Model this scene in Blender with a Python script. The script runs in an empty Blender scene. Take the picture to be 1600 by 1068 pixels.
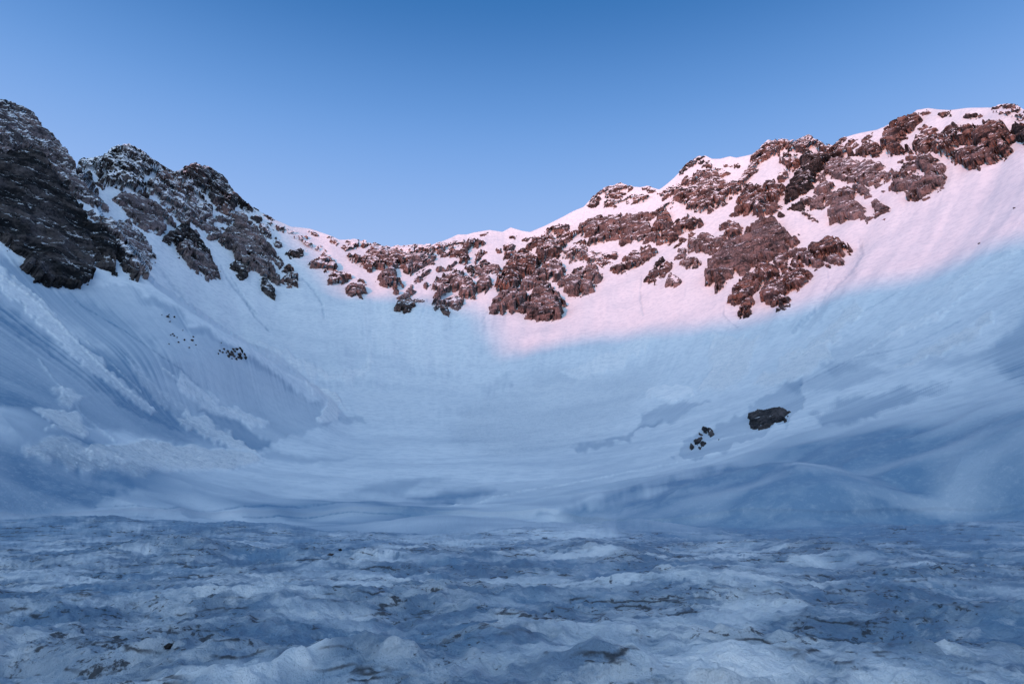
import bpy, math, time
import numpy as np
from mathutils import Vector

T0 = time.time()
R = math.radians
sc = bpy.context.scene
col = sc.collection

# ------------------------------------------------------------------ camera
PITCH = R(13.5)
FPX = 1600 * 24.0 / 36.0
EYE = np.array([0.0, 0.0, 2.0])
cd = bpy.data.cameras.new('camera')
cd.lens = 24.0
cd.sensor_width = 36.0
cd.clip_start = 0.1
cd.clip_end = 20000
cam = bpy.data.objects.new('camera', cd)
cam.location = EYE
cam.rotation_euler = (R(90) + PITCH, 0, 0)
col.objects.link(cam)
sc.camera = cam

# ------------------------------------------------------------------ sky, sun, exposure
SUN_AZ, SUN_EL = R(-152), R(5.0)          # azimuth measured from +Y towards +X
w = bpy.data.worlds.new('World')
sc.world = w
w.use_nodes = True
nt = w.node_tree
nt.nodes.clear()
wo = nt.nodes.new('ShaderNodeOutputWorld')
bg = nt.nodes.new('ShaderNodeBackground')
sky = nt.nodes.new('ShaderNodeTexSky')
sky.sky_type = 'NISHITA'
sky.sun_disc = False
sky.sun_elevation = SUN_EL
sky.sun_rotation = SUN_AZ
sky.altitude = 2200
sky.ozone_density = 4.0
sky.dust_density = 0.3
tc = nt.nodes.new('ShaderNodeTexCoord')
sp = nt.nodes.new('ShaderNodeSeparateXYZ')
rp = nt.nodes.new('ShaderNodeValToRGB')
rp.color_ramp.interpolation = 'B_SPLINE'
stops = [(0.0, (0.50, 0.64, 0.92)), (0.30, (0.43, 0.60, 0.95)), (0.42, (0.28, 0.48, 0.90)),
         (0.53, (0.14, 0.345, 0.77)), (0.66, (0.015, 0.13, 0.41)), (1.0, (0.03, 0.21, 0.47))]
els = rp.color_ramp.elements
els[0].position, els[0].color = stops[0][0], (*stops[0][1], 1)
els[1].position, els[1].color = stops[-1][0], (*stops[-1][1], 1)
for p_, c_ in stops[1:-1]:
    e = els.new(p_)
    e.color = (*c_, 1)
SKY_STRENGTH = 0.10
GLOW = 1.05
mul = nt.nodes.new('ShaderNodeVectorMath')      # the graded sky, brought to the Sky Texture's scale
mul.operation = 'SCALE'
mul.inputs['Scale'].default_value = 1.0 / SKY_STRENGTH
mix = nt.nodes.new('ShaderNodeMix')
mix.data_type = 'RGBA'
mix.inputs[0].default_value = 0.94
nt.links.new(tc.outputs['Generated'], sp.inputs[0])
nt.links.new(sp.outputs['Z'], rp.inputs[0])
nt.links.new(rp.outputs[0], mul.inputs[0])
nt.links.new(sky.outputs[0], mix.inputs[6])
nt.links.new(mul.outputs[0], mix.inputs[7])
# unseen sky glow, added on the low sun's side to brighten the snow
dt = nt.nodes.new('ShaderNodeVectorMath')
dt.operation = 'DOT_PRODUCT'
dt.inputs[1].default_value = (math.sin(SUN_AZ), math.cos(SUN_AZ), 0.15)
nt.links.new(tc.outputs['Generated'], dt.inputs[0])
gm = nt.nodes.new('ShaderNodeMapRange')
gm.interpolation_type = 'SMOOTHSTEP'
gm.inputs[1].default_value, gm.inputs[2].default_value = 0.12, 1.0
nt.links.new(dt.outputs['Value'], gm.inputs[0])
glow = nt.nodes.new('ShaderNodeVectorMath')
glow.operation = 'SCALE'
glow.inputs[0].default_value = tuple(c * GLOW / SKY_STRENGTH for c in (0.97, 1.09, 1.12))
nt.links.new(gm.outputs[0], glow.inputs['Scale'])
addg = nt.nodes.new('ShaderNodeVectorMath')
addg.operation = 'ADD'
nt.links.new(mix.outputs[2], addg.inputs[0])
nt.links.new(glow.outputs[0], addg.inputs[1])
nt.links.new(addg.outputs[0], bg.inputs[0])
bg.inputs[1].default_value = SKY_STRENGTH
nt.links.new(bg.outputs[0], wo.inputs[0])

sd = bpy.data.lights.new('sun', 'SUN')
sd.energy = 3.3
sd.angle = R(1.1)
sd.color = (1.0, 0.30, 0.17)
sun = bpy.data.objects.new('sun', sd)
SV = Vector((math.sin(SUN_AZ) * math.cos(SUN_EL), math.cos(SUN_AZ) * math.cos(SUN_EL), math.sin(SUN_EL)))
sun.rotation_euler = (-SV).to_track_quat('-Z', 'Y').to_euler()
sun.location = (0, 0, 900)
col.objects.link(sun)
sc.view_settings.view_transform = 'Standard'
sc.view_settings.look = 'None'
sc.view_settings.exposure = 0.0
sc.view_settings.gamma = 1.0

# ------------------------------------------------------------------ noise
_rng = np.random.RandomState(7)
_PERM = _rng.permutation(4096)
_GA = _rng.rand(4096) * 2 * math.pi
_G2 = np.stack([np.cos(_GA), np.sin(_GA)], 1)
_G3 = _rng.normal(size=(4096, 3))
_G3 /= np.linalg.norm(_G3, axis=1, keepdims=True)


def _fade(t):
    return t * t * t * (t * (t * 6 - 15) + 10)


def n2(x, y, seed=0):
    xi = np.floor(x).astype(np.int64)
    yi = np.floor(y).astype(np.int64)
    fx, fy = x - xi, y - yi
    u, v = _fade(fx), _fade(fy)

    def g(a, b):
        h = _PERM[(_PERM[(a + seed * 131) & 4095] + b) & 4095]
        q = _G2[h]
        return q[..., 0], q[..., 1]
    a = g(xi, yi); b = g(xi + 1, yi); c = g(xi, yi + 1); d = g(xi + 1, yi + 1)
    na = a[0] * fx + a[1] * fy
    nb = b[0] * (fx - 1) + b[1] * fy
    nc = c[0] * fx + c[1] * (fy - 1)
    nd = d[0] * (fx - 1) + d[1] * (fy - 1)
    return ((na * (1 - u) + nb * u) * (1 - v) + (nc * (1 - u) + nd * u) * v) * 1.5


def n3(x, y, z, seed=0):
    xi = np.floor(x).astype(np.int64); yi = np.floor(y).astype(np.int64); zi = np.floor(z).astype(np.int64)
    fx, fy, fz = x - xi, y - yi, z - zi
    u, v, t = _fade(fx), _fade(fy), _fade(fz)
    out = 0
    for dx in (0, 1):
        for dy in (0, 1):
            for dz in (0, 1):
                h = _PERM[(_PERM[(_PERM[(xi + dx + seed * 131) & 4095] + yi + dy) & 4095] + zi + dz) & 4095]
                q = _G3[h]
                wgt = (u if dx else 1 - u) * (v if dy else 1 - v) * (t if dz else 1 - t)
                out = out + wgt * (q[..., 0] * (fx - dx) + q[..., 1] * (fy - dy) + q[..., 2] * (fz - dz))
    return out * 1.5


def fbm2(x, y, o=4, seed=0, gain=0.5):
    s, a = 0, 1.0
    for i in range(o):
        s = s + a * n2(x * 2 ** i, y * 2 ** i, seed + i)
        a *= gain
    return s


def ss(a, b, x):
    t = np.clip((x - a) / (b - a), 0, 1)
    return t * t * (3 - 2 * t)


# ------------------------------------------------------------------ the shape of the cirque
SKYLINE = [(-400, 120), (-200, 130), (-80, 150), (0, 161), (13, 160), (30, 167), (47, 178), (56, 190), (65, 202), (80, 215), (92, 228),
           (103, 245), (113, 260), (119, 270), (122, 252), (126, 250), (150, 248), (165, 241), (172, 234), (180, 230),
           (197, 227), (213, 230), (225, 238), (235, 246), (247, 254), (257, 262), (270, 269), (280, 266), (290, 261),
           (300, 258), (307, 257), (315, 261), (325, 262), (335, 268), (347, 275), (358, 290), (368, 303), (380, 313),
           (397, 326), (412, 334), (425, 341), (440, 347), (455, 354), (485, 357), (500, 362), (515, 367), (530, 374),
           (550, 374), (570, 377), (590, 382), (612, 386), (640, 382), (655, 381), (672, 383), (690, 377), (705, 371),
           (715, 366), (730, 366), (740, 363), (765, 359), (785, 362), (798, 355), (815, 360), (828, 362), (850, 353),
           (870, 343), (880, 338), (895, 330), (912, 323), (920, 314), (930, 305), (940, 297), (955, 291), (970, 285),
           (985, 291), (1000, 292), (1012, 290), (1020, 293), (1030, 296), (1040, 289), (1052, 279), (1065, 266),
           (1075, 256), (1090, 247), (1102, 243), (1112, 248), (1125, 248), (1140, 244), (1150, 246), (1165, 243),
           (1178, 240), (1190, 231), (1200, 221), (1212, 219), (1230, 221), (1245, 221), (1257, 216), (1265, 213),
           (1275, 218), (1290, 227), (1300, 229), (1305, 225), (1315, 216), (1335, 210), (1347, 207), (1370, 203),
           (1382, 198), (1395, 191), (1410, 186), (1425, 178), (1432, 172), (1450, 169), (1465, 171), (1485, 172),
           (1510, 169), (1540, 168), (1553, 168), (1560, 166), (1572, 164), (1590, 165), (1600, 171), (1700, 180),
           (1850, 150), (2100, 140)]
_SX = np.array([p[0] for p in SKYLINE], float)
_SY = np.array([p[1] for p in SKYLINE], float)

XC = np.array([-400, -150, 0, 100, 200, 300, 400, 500, 600, 700, 800, 900, 1000, 1100, 1200, 1300, 1400, 1500, 1600, 1750, 2000], float)
YC = np.array([800, 760, 720, 680, 640, 600, 550, 500, 450, 400, 350, 300, 250, 200, 150], float)
NEAR = {   # horizontal distance (m) of the near left flank
    -400: [45, 54, 66, 80, 95, 110, 128, 146, 165, 184, 202, 220, 236, 250, 264],
    -150: [48, 57, 69, 84, 100, 116, 135, 155, 176, 198, 218, 236, 252, 266, 280],
    0: [52, 62, 74, 90, 107, 124, 145, 167, 190, 212, 230, 246, 260, 274, 288],
    100: [60, 74, 91, 109, 127, 145, 168, 192, 216, 236, 252, 266, 280, 294, 308],
    200: [68, 88, 110, 131, 152, 160, 176, 201, 227, 246, 258, 271, 283, 295, 308],
    300: [76, 104, 134, 160, 182, 189, 192, 217, 240, 265, 290, 314, 331, 348, 365],
    400: [82, 114, 154, 190, 216, 223, 242, 271, 303, 338, 374, 400, 427, 445, 463],
    500: [88, 122, 170, 222, 254, 284, 330, 380, 420, 470, 500, 530, 560, 580, 600],
    600: [90, 124, 178, 248, 318, 380, 454, 526, 596, 662, 720, 760, 790, 820, 850]}
FAR = {
    -400: [45, 54, 66, 80, 95, 150, 220, 270, 320, 370, 410, 450, 490, 530, 560],
    -150: [48, 57, 69, 84, 110, 170, 240, 290, 340, 390, 430, 470, 510, 550, 580],
    0: [52, 62, 74, 95, 130, 200, 270, 320, 370, 410, 450, 490, 530, 570, 600],
    100: [60, 74, 91, 115, 150, 225, 295, 345, 390, 430, 475, 520, 560, 600, 620],
    200: [68, 88, 110, 140, 185, 260, 325, 375, 420, 460, 500, 540, 580, 615, 640],
    300: [76, 104, 138, 180, 235, 302, 372, 438, 500, 555, 605, 645, 680, 700, 720],
    400: [82, 114, 162, 220, 288, 352, 428, 500, 570, 635, 685, 725, 750, 770, 790],
    500: [88, 122, 174, 245, 314, 376, 452, 526, 594, 658, 708, 745, 775, 800, 820],
    600: [90, 124, 178, 248, 318, 380, 454, 526, 596, 662, 720, 760, 790, 820, 850],
    700: [90, 124, 180, 252, 322, 384, 460, 532, 604, 674, 734, 774, 805, 835, 860],
    800: [88, 120, 172, 246, 316, 376, 450, 522, 592, 660, 722, 766, 800, 830, 860],
    900: [84, 112, 158, 230, 298, 360, 430, 500, 566, 632, 692, 740, 780, 815, 850],
    1000: [78, 102, 140, 200, 272, 334, 402, 468, 530, 592, 650, 702, 750, 790, 820],
    1100: [72, 90, 118, 164, 228, 292, 362, 426, 486, 544, 600, 654, 704, 748, 785],
    1200: [66, 79, 100, 132, 178, 240, 318, 384, 440, 494, 548, 602, 654, 700, 740],
    1300: [61, 71, 87, 110, 142, 188, 264, 332, 390, 444, 496, 548, 600, 648, 690],
    1400: [57, 65, 78, 96, 120, 154, 214, 280, 338, 392, 444, 494, 544, 592, 636],
    1500: [54, 61, 72, 87, 107, 133, 178, 232, 286, 338, 390, 440, 488, 534, 580],
    1600: [51, 57, 67, 80, 97, 118, 153, 196, 242, 288, 336, 384, 430, 476, 520],
    1750: [47, 53, 61, 72, 86, 103, 131, 164, 200, 238, 280, 322, 364, 404, 440],
    2000: [42, 47, 54, 63, 74, 88, 108, 132, 158, 186, 216, 246, 276, 304, 330]}


def _table(d):
    # columns: one per XC
    base = np.array([FAR[int(c)] if int(c) not in d else d[int(c)] for c in XC], float)
    return np.log(base)


def _smooth_resample(tab):
    gx = np.arange(-400, 2001, 10.0)
    gy = np.arange(800, 149, -5.0)
    t1 = np.array([np.interp(gx, XC, tab[:, j]) for j in range(len(YC))]).T
    t2 = np.array([np.interp(-gy, -YC, t1[i]) for i in range(len(gx))])

    def blur(a, k, ax):
        ker = np.hanning(k + 2)[1:-1]
        ker /= ker.sum()
        h = k // 2
        # linear continuation at both ends keeps the slopes
        lo = 2 * np.take(a, [0], ax) - np.flip(np.take(a, range(1, h + 1), ax), ax)
        hi = 2 * np.take(a, [-1], ax) - np.flip(np.take(a, range(a.shape[ax] - h - 1, a.shape[ax] - 1), ax), ax)
        b = np.concatenate([lo, a, hi], ax)
        return np.apply_along_axis(lambda v: np.convolve(v, ker, 'valid'), ax, b)
    return gx, gy, blur(blur(t2, 29, 0), 19, 1)


_GX, _GY, _TN = _smooth_resample(_table(NEAR))
_, _, _TF = _smooth_resample(_table({}))


def _bil(tab, px, py):
    fx = np.clip((px + 400) / 10.0, 0, len(_GX) - 1.001)
    fy = np.clip((800 - py) / 5.0, 0, len(_GY) - 1.001)
    i = fx.astype(int); j = fy.astype(int)
    a, b = fx - i, fy - j
    return (tab[i, j] * (1 - a) + tab[i + 1, j] * a) * (1 - b) + (tab[i, j + 1] * (1 - a) + tab[i + 1, j + 1] * a) * b


# edge of the near left flank, seen from the camera: y of the edge for a given x
_EX = np.array([-400, 0, 60, 100, 121, 135, 150, 165, 185, 205, 225, 245, 270, 300, 340, 380, 420, 460, 490, 515, 535, 560, 600], float)
_EY = np.array([0, 60, 120, 200, 268, 290, 318, 345, 372, 402, 428, 446, 464, 484, 510, 534, 558, 583, 605, 625, 645, 668, 700], float)


_WX = np.array([700, 850, 920, 1000, 1080, 1150, 1200, 1245, 1290, 1360, 1450, 1560, 1700], float)
_WY = np.array([815, 806, 784, 766, 746, 732, 727, 727, 734, 752, 780, 815, 850], float)


def view_dir(px, py):
    u = (px - 800) / FPX
    v = (534 - py) / FPX
    return u, math.cos(PITCH) - math.sin(PITCH) * v, math.sin(PITCH) + math.cos(PITCH) * v


def dist(px, py):
    """horizontal distance of the ground seen at a point of the view, before the small relief"""
    ln = _bil(_TN, px, np.minimum(py, 800))
    lf = _bil(_TF, px, np.minimum(py, 800))
    ln = np.log(np.exp(4 * ln) + 80.0 ** 4) / 4
    lf = np.log(np.exp(4 * lf) + 80.0 ** 4) / 4
    d = (py - np.interp(px, _EX, _EY)) * 0.8
    wgt = ss(-2.6, 2.6, d)
    # the near flank runs out into the floor of the bowl
    fade = ss(560, 500, px)
    wgt = wgt * fade
    lr = ln * wgt + lf * (1 - wgt)
    # the broad swell that comes down from the right in front of the bowl floor
    sw = ss(-9, 7, py - np.interp(px, _WX, _WY)) * ss(840, 1010, px) * ss(1500, 1230, px)
    lr = lr - 0.15 * sw
    dx, dy, dz = view_dir(px, py)
    hd = np.sqrt(dx * dx + dy * dy)
    el = dz / hd
    lg = np.minimum(np.log(2.15 / np.maximum(-el, 0.015)), lr - 0.004 * np.maximum(py - 795, 0) / 2)
    k = ss(800, 842, py)
    return np.exp(lr * (1 - k) + lg * k)


CX, CY = -10.0, 110.0       # where the fall lines of the bowl run together


def plane_at(px, py):
    dx, dy, dz = view_dir(px, py)
    hd = math.hypot(dx, dy)
    r = 2.05 / max(-dz / hd, 0.03)
    return dx / hd * r, dy / hd * r


# drifts and hollows one can pick out in front: view x, y, half width m, half depth m, height m, tone, dirt
MOUNDS = [(465, 1040, 0.95, 0.55, 0.17, 1.3, -0.6), (480, 862, 1.5, 1.2, 0.42, 0.5, 0.2), (185, 862, 3.2, 1.5, 0.42, -0.2, 0.35), (330, 862, 2.6, 1.4, 0.3, 0.2, 0.2),
          (60, 870, 2.5, 1.5, 0.3, -0.3, 0.3), (1150, 905, 2.6, 1.0, 0.34, 0.8, -0.1), (1040, 895, 1.5, 1.0, 0.25, 0.3, 0.3), (860, 880, 2.6, 1.2, 0.25, 0.5, 0.1),
          (600, 868, 1.4, 1.0, 0.25, 0.6, 0.1), (1120, 985, 1.1, 0.9, 0.22, 0.7, 0.0), (1010, 1010, 0.9, 0.6, -0.22, -0.6, 0.1), (1200, 1040, 1.0, 0.5, 0.2, 0.8, 0.0),
          (1090, 1066, 0.7, 0.35, 0.2, 0.9, -0.3), (860, 985, 1.5, 0.8, 0.2, 0.4, 0.0), (590, 1035, 0.75, 0.4, 0.26, 0.2, 0.25), (660, 1000, 1.4, 0.5, -0.15, -0.4, 0.0),
          (300, 1000, 1.5, 0.6, 0.2, -0.1, 0.5), (90, 1000, 1.8, 0.8, 0.22, -0.1, 0.5), (50, 945, 2.4, 1.2, -0.25, -0.8, 0.4), (1320, 900, 3.0, 1.2, 0.25, 0.4, 0.0),
          (1540, 955, 1.8, 0.9, 0.35, -0.2, 0.5), (1440, 1000, 1.8, 0.8, 0.2, 0.5, 0.1), (1330, 960, 1.8, 0.7, -0.2, -0.5, 0.2), (380, 930, 1.8, 1.0, 0.25, 0.6, 0.0),
          (200, 1050, 1.2, 0.6, 0.18, 0.5, 0.1), (740, 930, 2.2, 1.0, -0.15, -0.4, 0.2), (990, 940, 2.6, 1.0, -0.2, -0.5, 0.0), (1480, 890, 3.2, 1.3, 0.2, -0.3, 0.3)]
for _q in range(60):
    _m = np.random.RandomState(900 + _q)
    MOUNDS.append((_m.uniform(-60, 1660), _m.uniform(905, 1090), _m.uniform(0.35, 1.0), _m.uniform(0.25, 0.6), _m.uniform(-0.12, 0.16), _m.uniform(-0.5, 0.5), _m.uniform(-0.2, 0.25)))
_MW = [plane_at(m[0], m[1]) for m in MOUNDS]
for _x, _y, _w, _d, _h, _t in ((-62, 66, 13, 8, 1.1, -.2), (-40, 74, 9, 7, 0.9, .1), (-22, 62, 9, 6, 0.7, -.2), (-6, 78, 12, 8, 0.9, .2), (12, 64, 8, 6, 0.6, -.1),
                               (26, 74, 12, 7, 1.0, -.3), (46, 62, 12, 7, 0.9, -.2), (60, 74, 12, 8, 1.3, .1), (-78, 60, 12, 8, 1.3, -.3), (72, 54, 10, 7, 1.0, -.2),
                               (-30, 52, 7, 4, 0.4, .3), (34, 50, 7, 4, 0.4, .2), (2, 54, 6, 4, 0.4, .3), (-54, 50, 7, 5, 0.5, 0)):
    MOUNDS.append((0, 0, _w, _d, _h, _t, 0.05))
    _MW.append((_x, _y))


def mounds(x, y):
    h, t, d = np.zeros(x.shape), np.zeros(x.shape), np.zeros(x.shape)
    sel = np.hypot(x, y) < 125
    xs, ys = x[sel], y[sel]
    hs, ts, ds = np.zeros(xs.shape), np.zeros(xs.shape), np.zeros(xs.shape)
    wx = xs + 0.5 * n2(xs / 1.3, ys / 1.3, 33) + 0.15 * n2(xs / 0.35, ys / 0.35, 34)
    wy = ys + 0.5 * n2(xs / 1.3, ys / 1.3, 35) + 0.15 * n2(xs / 0.35, ys / 0.35, 36)
    for (cx, cy), m in zip(_MW, MOUNDS):
        q = ((wx - cx) / m[2]) ** 2 + ((wy - cy) / m[3]) ** 2
        # steeper on the side towards the viewer, where the drift has melted back
        g = np.exp(-q) * (1 - 0.45 * ss(-0.2, -1.0, (wy - cy) / m[3]) * (m[4] > 0))
        hs += m[4] * g
        ts += m[5] * np.exp(-q * 1.2)
        ds += m[6] * np.exp(-q * 0.8)
    h[sel], t[sel], d[sel] = hs, ts, ds
    return h, t, d


def relief(x, y, z, r):
    """small relief of the snow, in metres, a function of the place only"""
    th = np.arctan2(x - CX, y - CY)
    rho = np.hypot(x - CX, y - CY)
    up = ss(110, 330, rho) * ss(10, 90, z)
    out = up * (2.0 * n2(th * 9, rho / 260, 3) + 1.7 * n2(th * 26, rho / 120, 4) + 0.22 * n2(th * 60, rho / 90, 5))
    pat = ss(-0.05, 0.35, n2(x / 70, y / 70, 6))
    out += up * 3.5 * n2(x / 110, y / 110, 9)
    mid = ss(60, 120, r)
    out += mid * (0.45 * n2(x / 30, y / 30, 11) + 0.16 * n2(x / 8, y / 8, 12))
    out += ss(48, 62, r) * (1 - ss(105, 150, r)) * (1.3 * n2(x / 28, y / 21, 15) + 0.35 * (1 - 2 * np.abs(n2(x / 11, y / 8, 16))))
    st = ss(110, 230, rho) * mid
    out += st * (0.1 + pat) * (0.15 * n2(th * 60, rho / 70, 13) + 0.07 * n2(th * 170, rho / 40, 14))
    # the hummocky, sun-cupped snow in front
    near = 1 - ss(36, 92, r + 16 * n2(x / 22, y / 22, 17))
    wx = x + 1.4 * n2(x / 5, y / 5, 21)
    wy = y + 1.4 * n2(x / 5, y / 5, 22)
    rid = 1 - np.abs(n2(wx / 5.5, wy / 4.0, 23)) * 2.2
    hum = 0.22 * rid + 0.36 * n2(wx / 9, wy / 7, 24) + 0.18 * n2(wx / 2.4, wy / 1.7, 25)
    hum += 0.13 * (1 - 2 * np.abs(n2(wx / 1.3, wy / 1.0, 31))) * (0.5 + n2(x / 6, y / 5, 32))
    hum += 0.085 * (1 - 2 * np.abs(n2(x / 0.5, y / 0.42, 26))) + 0.035 * n2(x / 0.17, y / 0.15, 27)
    rb = 33 + 3.5 * n2(x / 9, y * 0, 28) + 1.5 * n2(x / 3, y * 0, 29)
    bank = 0.5 * ss(rb - 4.5, rb, y) * (1 - ss(rb + 1, rb + 14, y)) * np.maximum(0, 0.4 + 1.3 * n2(x / 6, y * 0 + 3, 30))
    hum = hum * 0.85 + bank
    out += mounds(x, y)[0] * ss(1.5, 7, r)
    out += near * (hum - 0.28) * ss(1.5, 7, r)
    return out


def surf(px, py):
    """world position of the snow surface; above the skyline it runs down the far side of the ridge"""
    px = np.asarray(px, float)
    py = np.asarray(py, float)
    yc = np.interp(px, _SX, _SY)
    over = np.maximum(yc - py, 0)
    pyf = np.maximum(py, yc)
    r = dist(px, pyf)
    dx, dy, dz = view_dir(px, pyf)
    hd = np.sqrt(dx * dx + dy * dy)
    el = dz / hd
    z = r * el
    rb = r + over * 1.6
    zb = z - 0.15 * over - 0.75 * over * ss(0, 10, over)
    x, y = dx / hd * rb, dy / hd * rb
    zz = zb + EYE[2]
    x0, y0 = dx / hd * r, dy / hd * r
    edge = ss(0, 14, pyf - yc)
    zz = zz + relief(x0, y0, z, r) * (0.12 + 0.88 * edge)
    return x, y, zz, r


def poly_sdf(px, py, poly):
    """signed distance to a polygon, positive inside"""
    p = np.asarray(poly, float)
    d2 = np.full(px.shape, 1e12)
    ins = np.zeros(px.shape, bool)
    n = len(p)
    for i in range(n):
        ax, ay = p[i]
        bx, by = p[(i + 1) % n]
        ex, ey = bx - ax, by - ay
        L = ex * ex + ey * ey + 1e-9
        t = np.clip(((px - ax) * ex + (py - ay) * ey) / L, 0, 1)
        d2 = np.minimum(d2, (px - ax - ex * t) ** 2 + (py - ay - ey * t) ** 2)
        if ay != by:
            c = ((ay > py) != (by > py)) & (px < (bx - ax) * (py - ay) / (by - ay) + ax)
            ins ^= c
    d = np.sqrt(d2)
    return np.where(ins, d, -d)


def grid_mesh(name, co, quads, mat, attrs=None, smooth=True):
    me = bpy.data.meshes.new(name)
    me.vertices.add(len(co))
    me.vertices.foreach_set('co', co.astype(np.float32).ravel())
    me.loops.add(quads.size)
    me.loops.foreach_set('vertex_index', quads.astype(np.int32).ravel())
    me.polygons.add(len(quads))
    me.polygons.foreach_set('loop_start', (np.arange(len(quads)) * quads.shape[1]).astype(np.int32))
    me.polygons.foreach_set('use_smooth', np.full(len(quads), smooth))
    for k, v in (attrs or {}).items():
        a = me.attributes.new(k, 'FLOAT', 'POINT')
        a.data.foreach_set('value', v.astype(np.float32).ravel())
    me.update(calc_edges=True)
    me.materials.append(mat)
    o = bpy.data.objects.new(name, me)
    col.objects.link(o)
    return o

# ------------------------------------------------------------------ materials
def new_mat(name):
    m = bpy.data.materials.new(name)
    m.use_nodes = True
    t = m.node_tree
    t.nodes.clear()
    o = t.nodes.new('ShaderNodeOutputMaterial')
    b = t.nodes.new('ShaderNodeBsdfPrincipled')
    t.links.new(b.outputs[0], o.inputs[0])
    return m, t, b


class NB:
    """short hand for wiring nodes"""
    def __init__(s, t):
        s.t = t

    def n(s, kind, **kw):
        q = s.t.nodes.new(kind)
        for k, v in kw.items():
            setattr(q, k, v)
        return q

    def put(s, sock, v):
        if hasattr(v, 'is_output') or hasattr(v, 'links'):
            s.t.links.new(v, sock)
        else:
            sock.default_value = v

    def math(s, op, a, b=0.0, clamp=False):
        q = s.n('ShaderNodeMath', operation=op, use_clamp=clamp)
        s.put(q.inputs[0], a)
        s.put(q.inputs[1], b)
        return q.outputs[0]

    def mix(s, f, a, b):
        q = s.n('ShaderNodeMix', data_type='RGBA')
        s.put(q.inputs[0], f)
        s.put(q.inputs[6], a)
        s.put(q.inputs[7], b)
        return q.outputs[2]

    def attr(s, name):
        return s.n('ShaderNodeAttribute', attribute_name=name).outputs['Fac']

    def pos(s, scale=(1, 1, 1)):
        g = s.n('ShaderNodeNewGeometry').outputs['Position']
        q = s.n('ShaderNodeVectorMath', operation='MULTIPLY')
        s.put(q.inputs[0], g)
        q.inputs[1].default_value = scale
        return q.outputs[0]

    def noise(s, vec, scale, detail=4, rough=0.55, dist=0.0):
        q = s.n('ShaderNodeTexNoise')
        s.put(q.inputs['Vector'], vec)
        q.inputs['Scale'].default_value = scale
        q.inputs['Detail'].default_value = detail
        q.inputs['Roughness'].default_value = rough
        q.inputs['Distortion'].default_value = dist
        return q.outputs['Fac']

    def map(s, v, a, b, c=0.0, d=1.0):
        q = s.n('ShaderNodeMapRange')
        s.put(q.inputs[0], v)
        for i, k in enumerate((a, b, c, d)):
            s.put(q.inputs[i + 1], k)
        return q.outputs[0]


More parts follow.
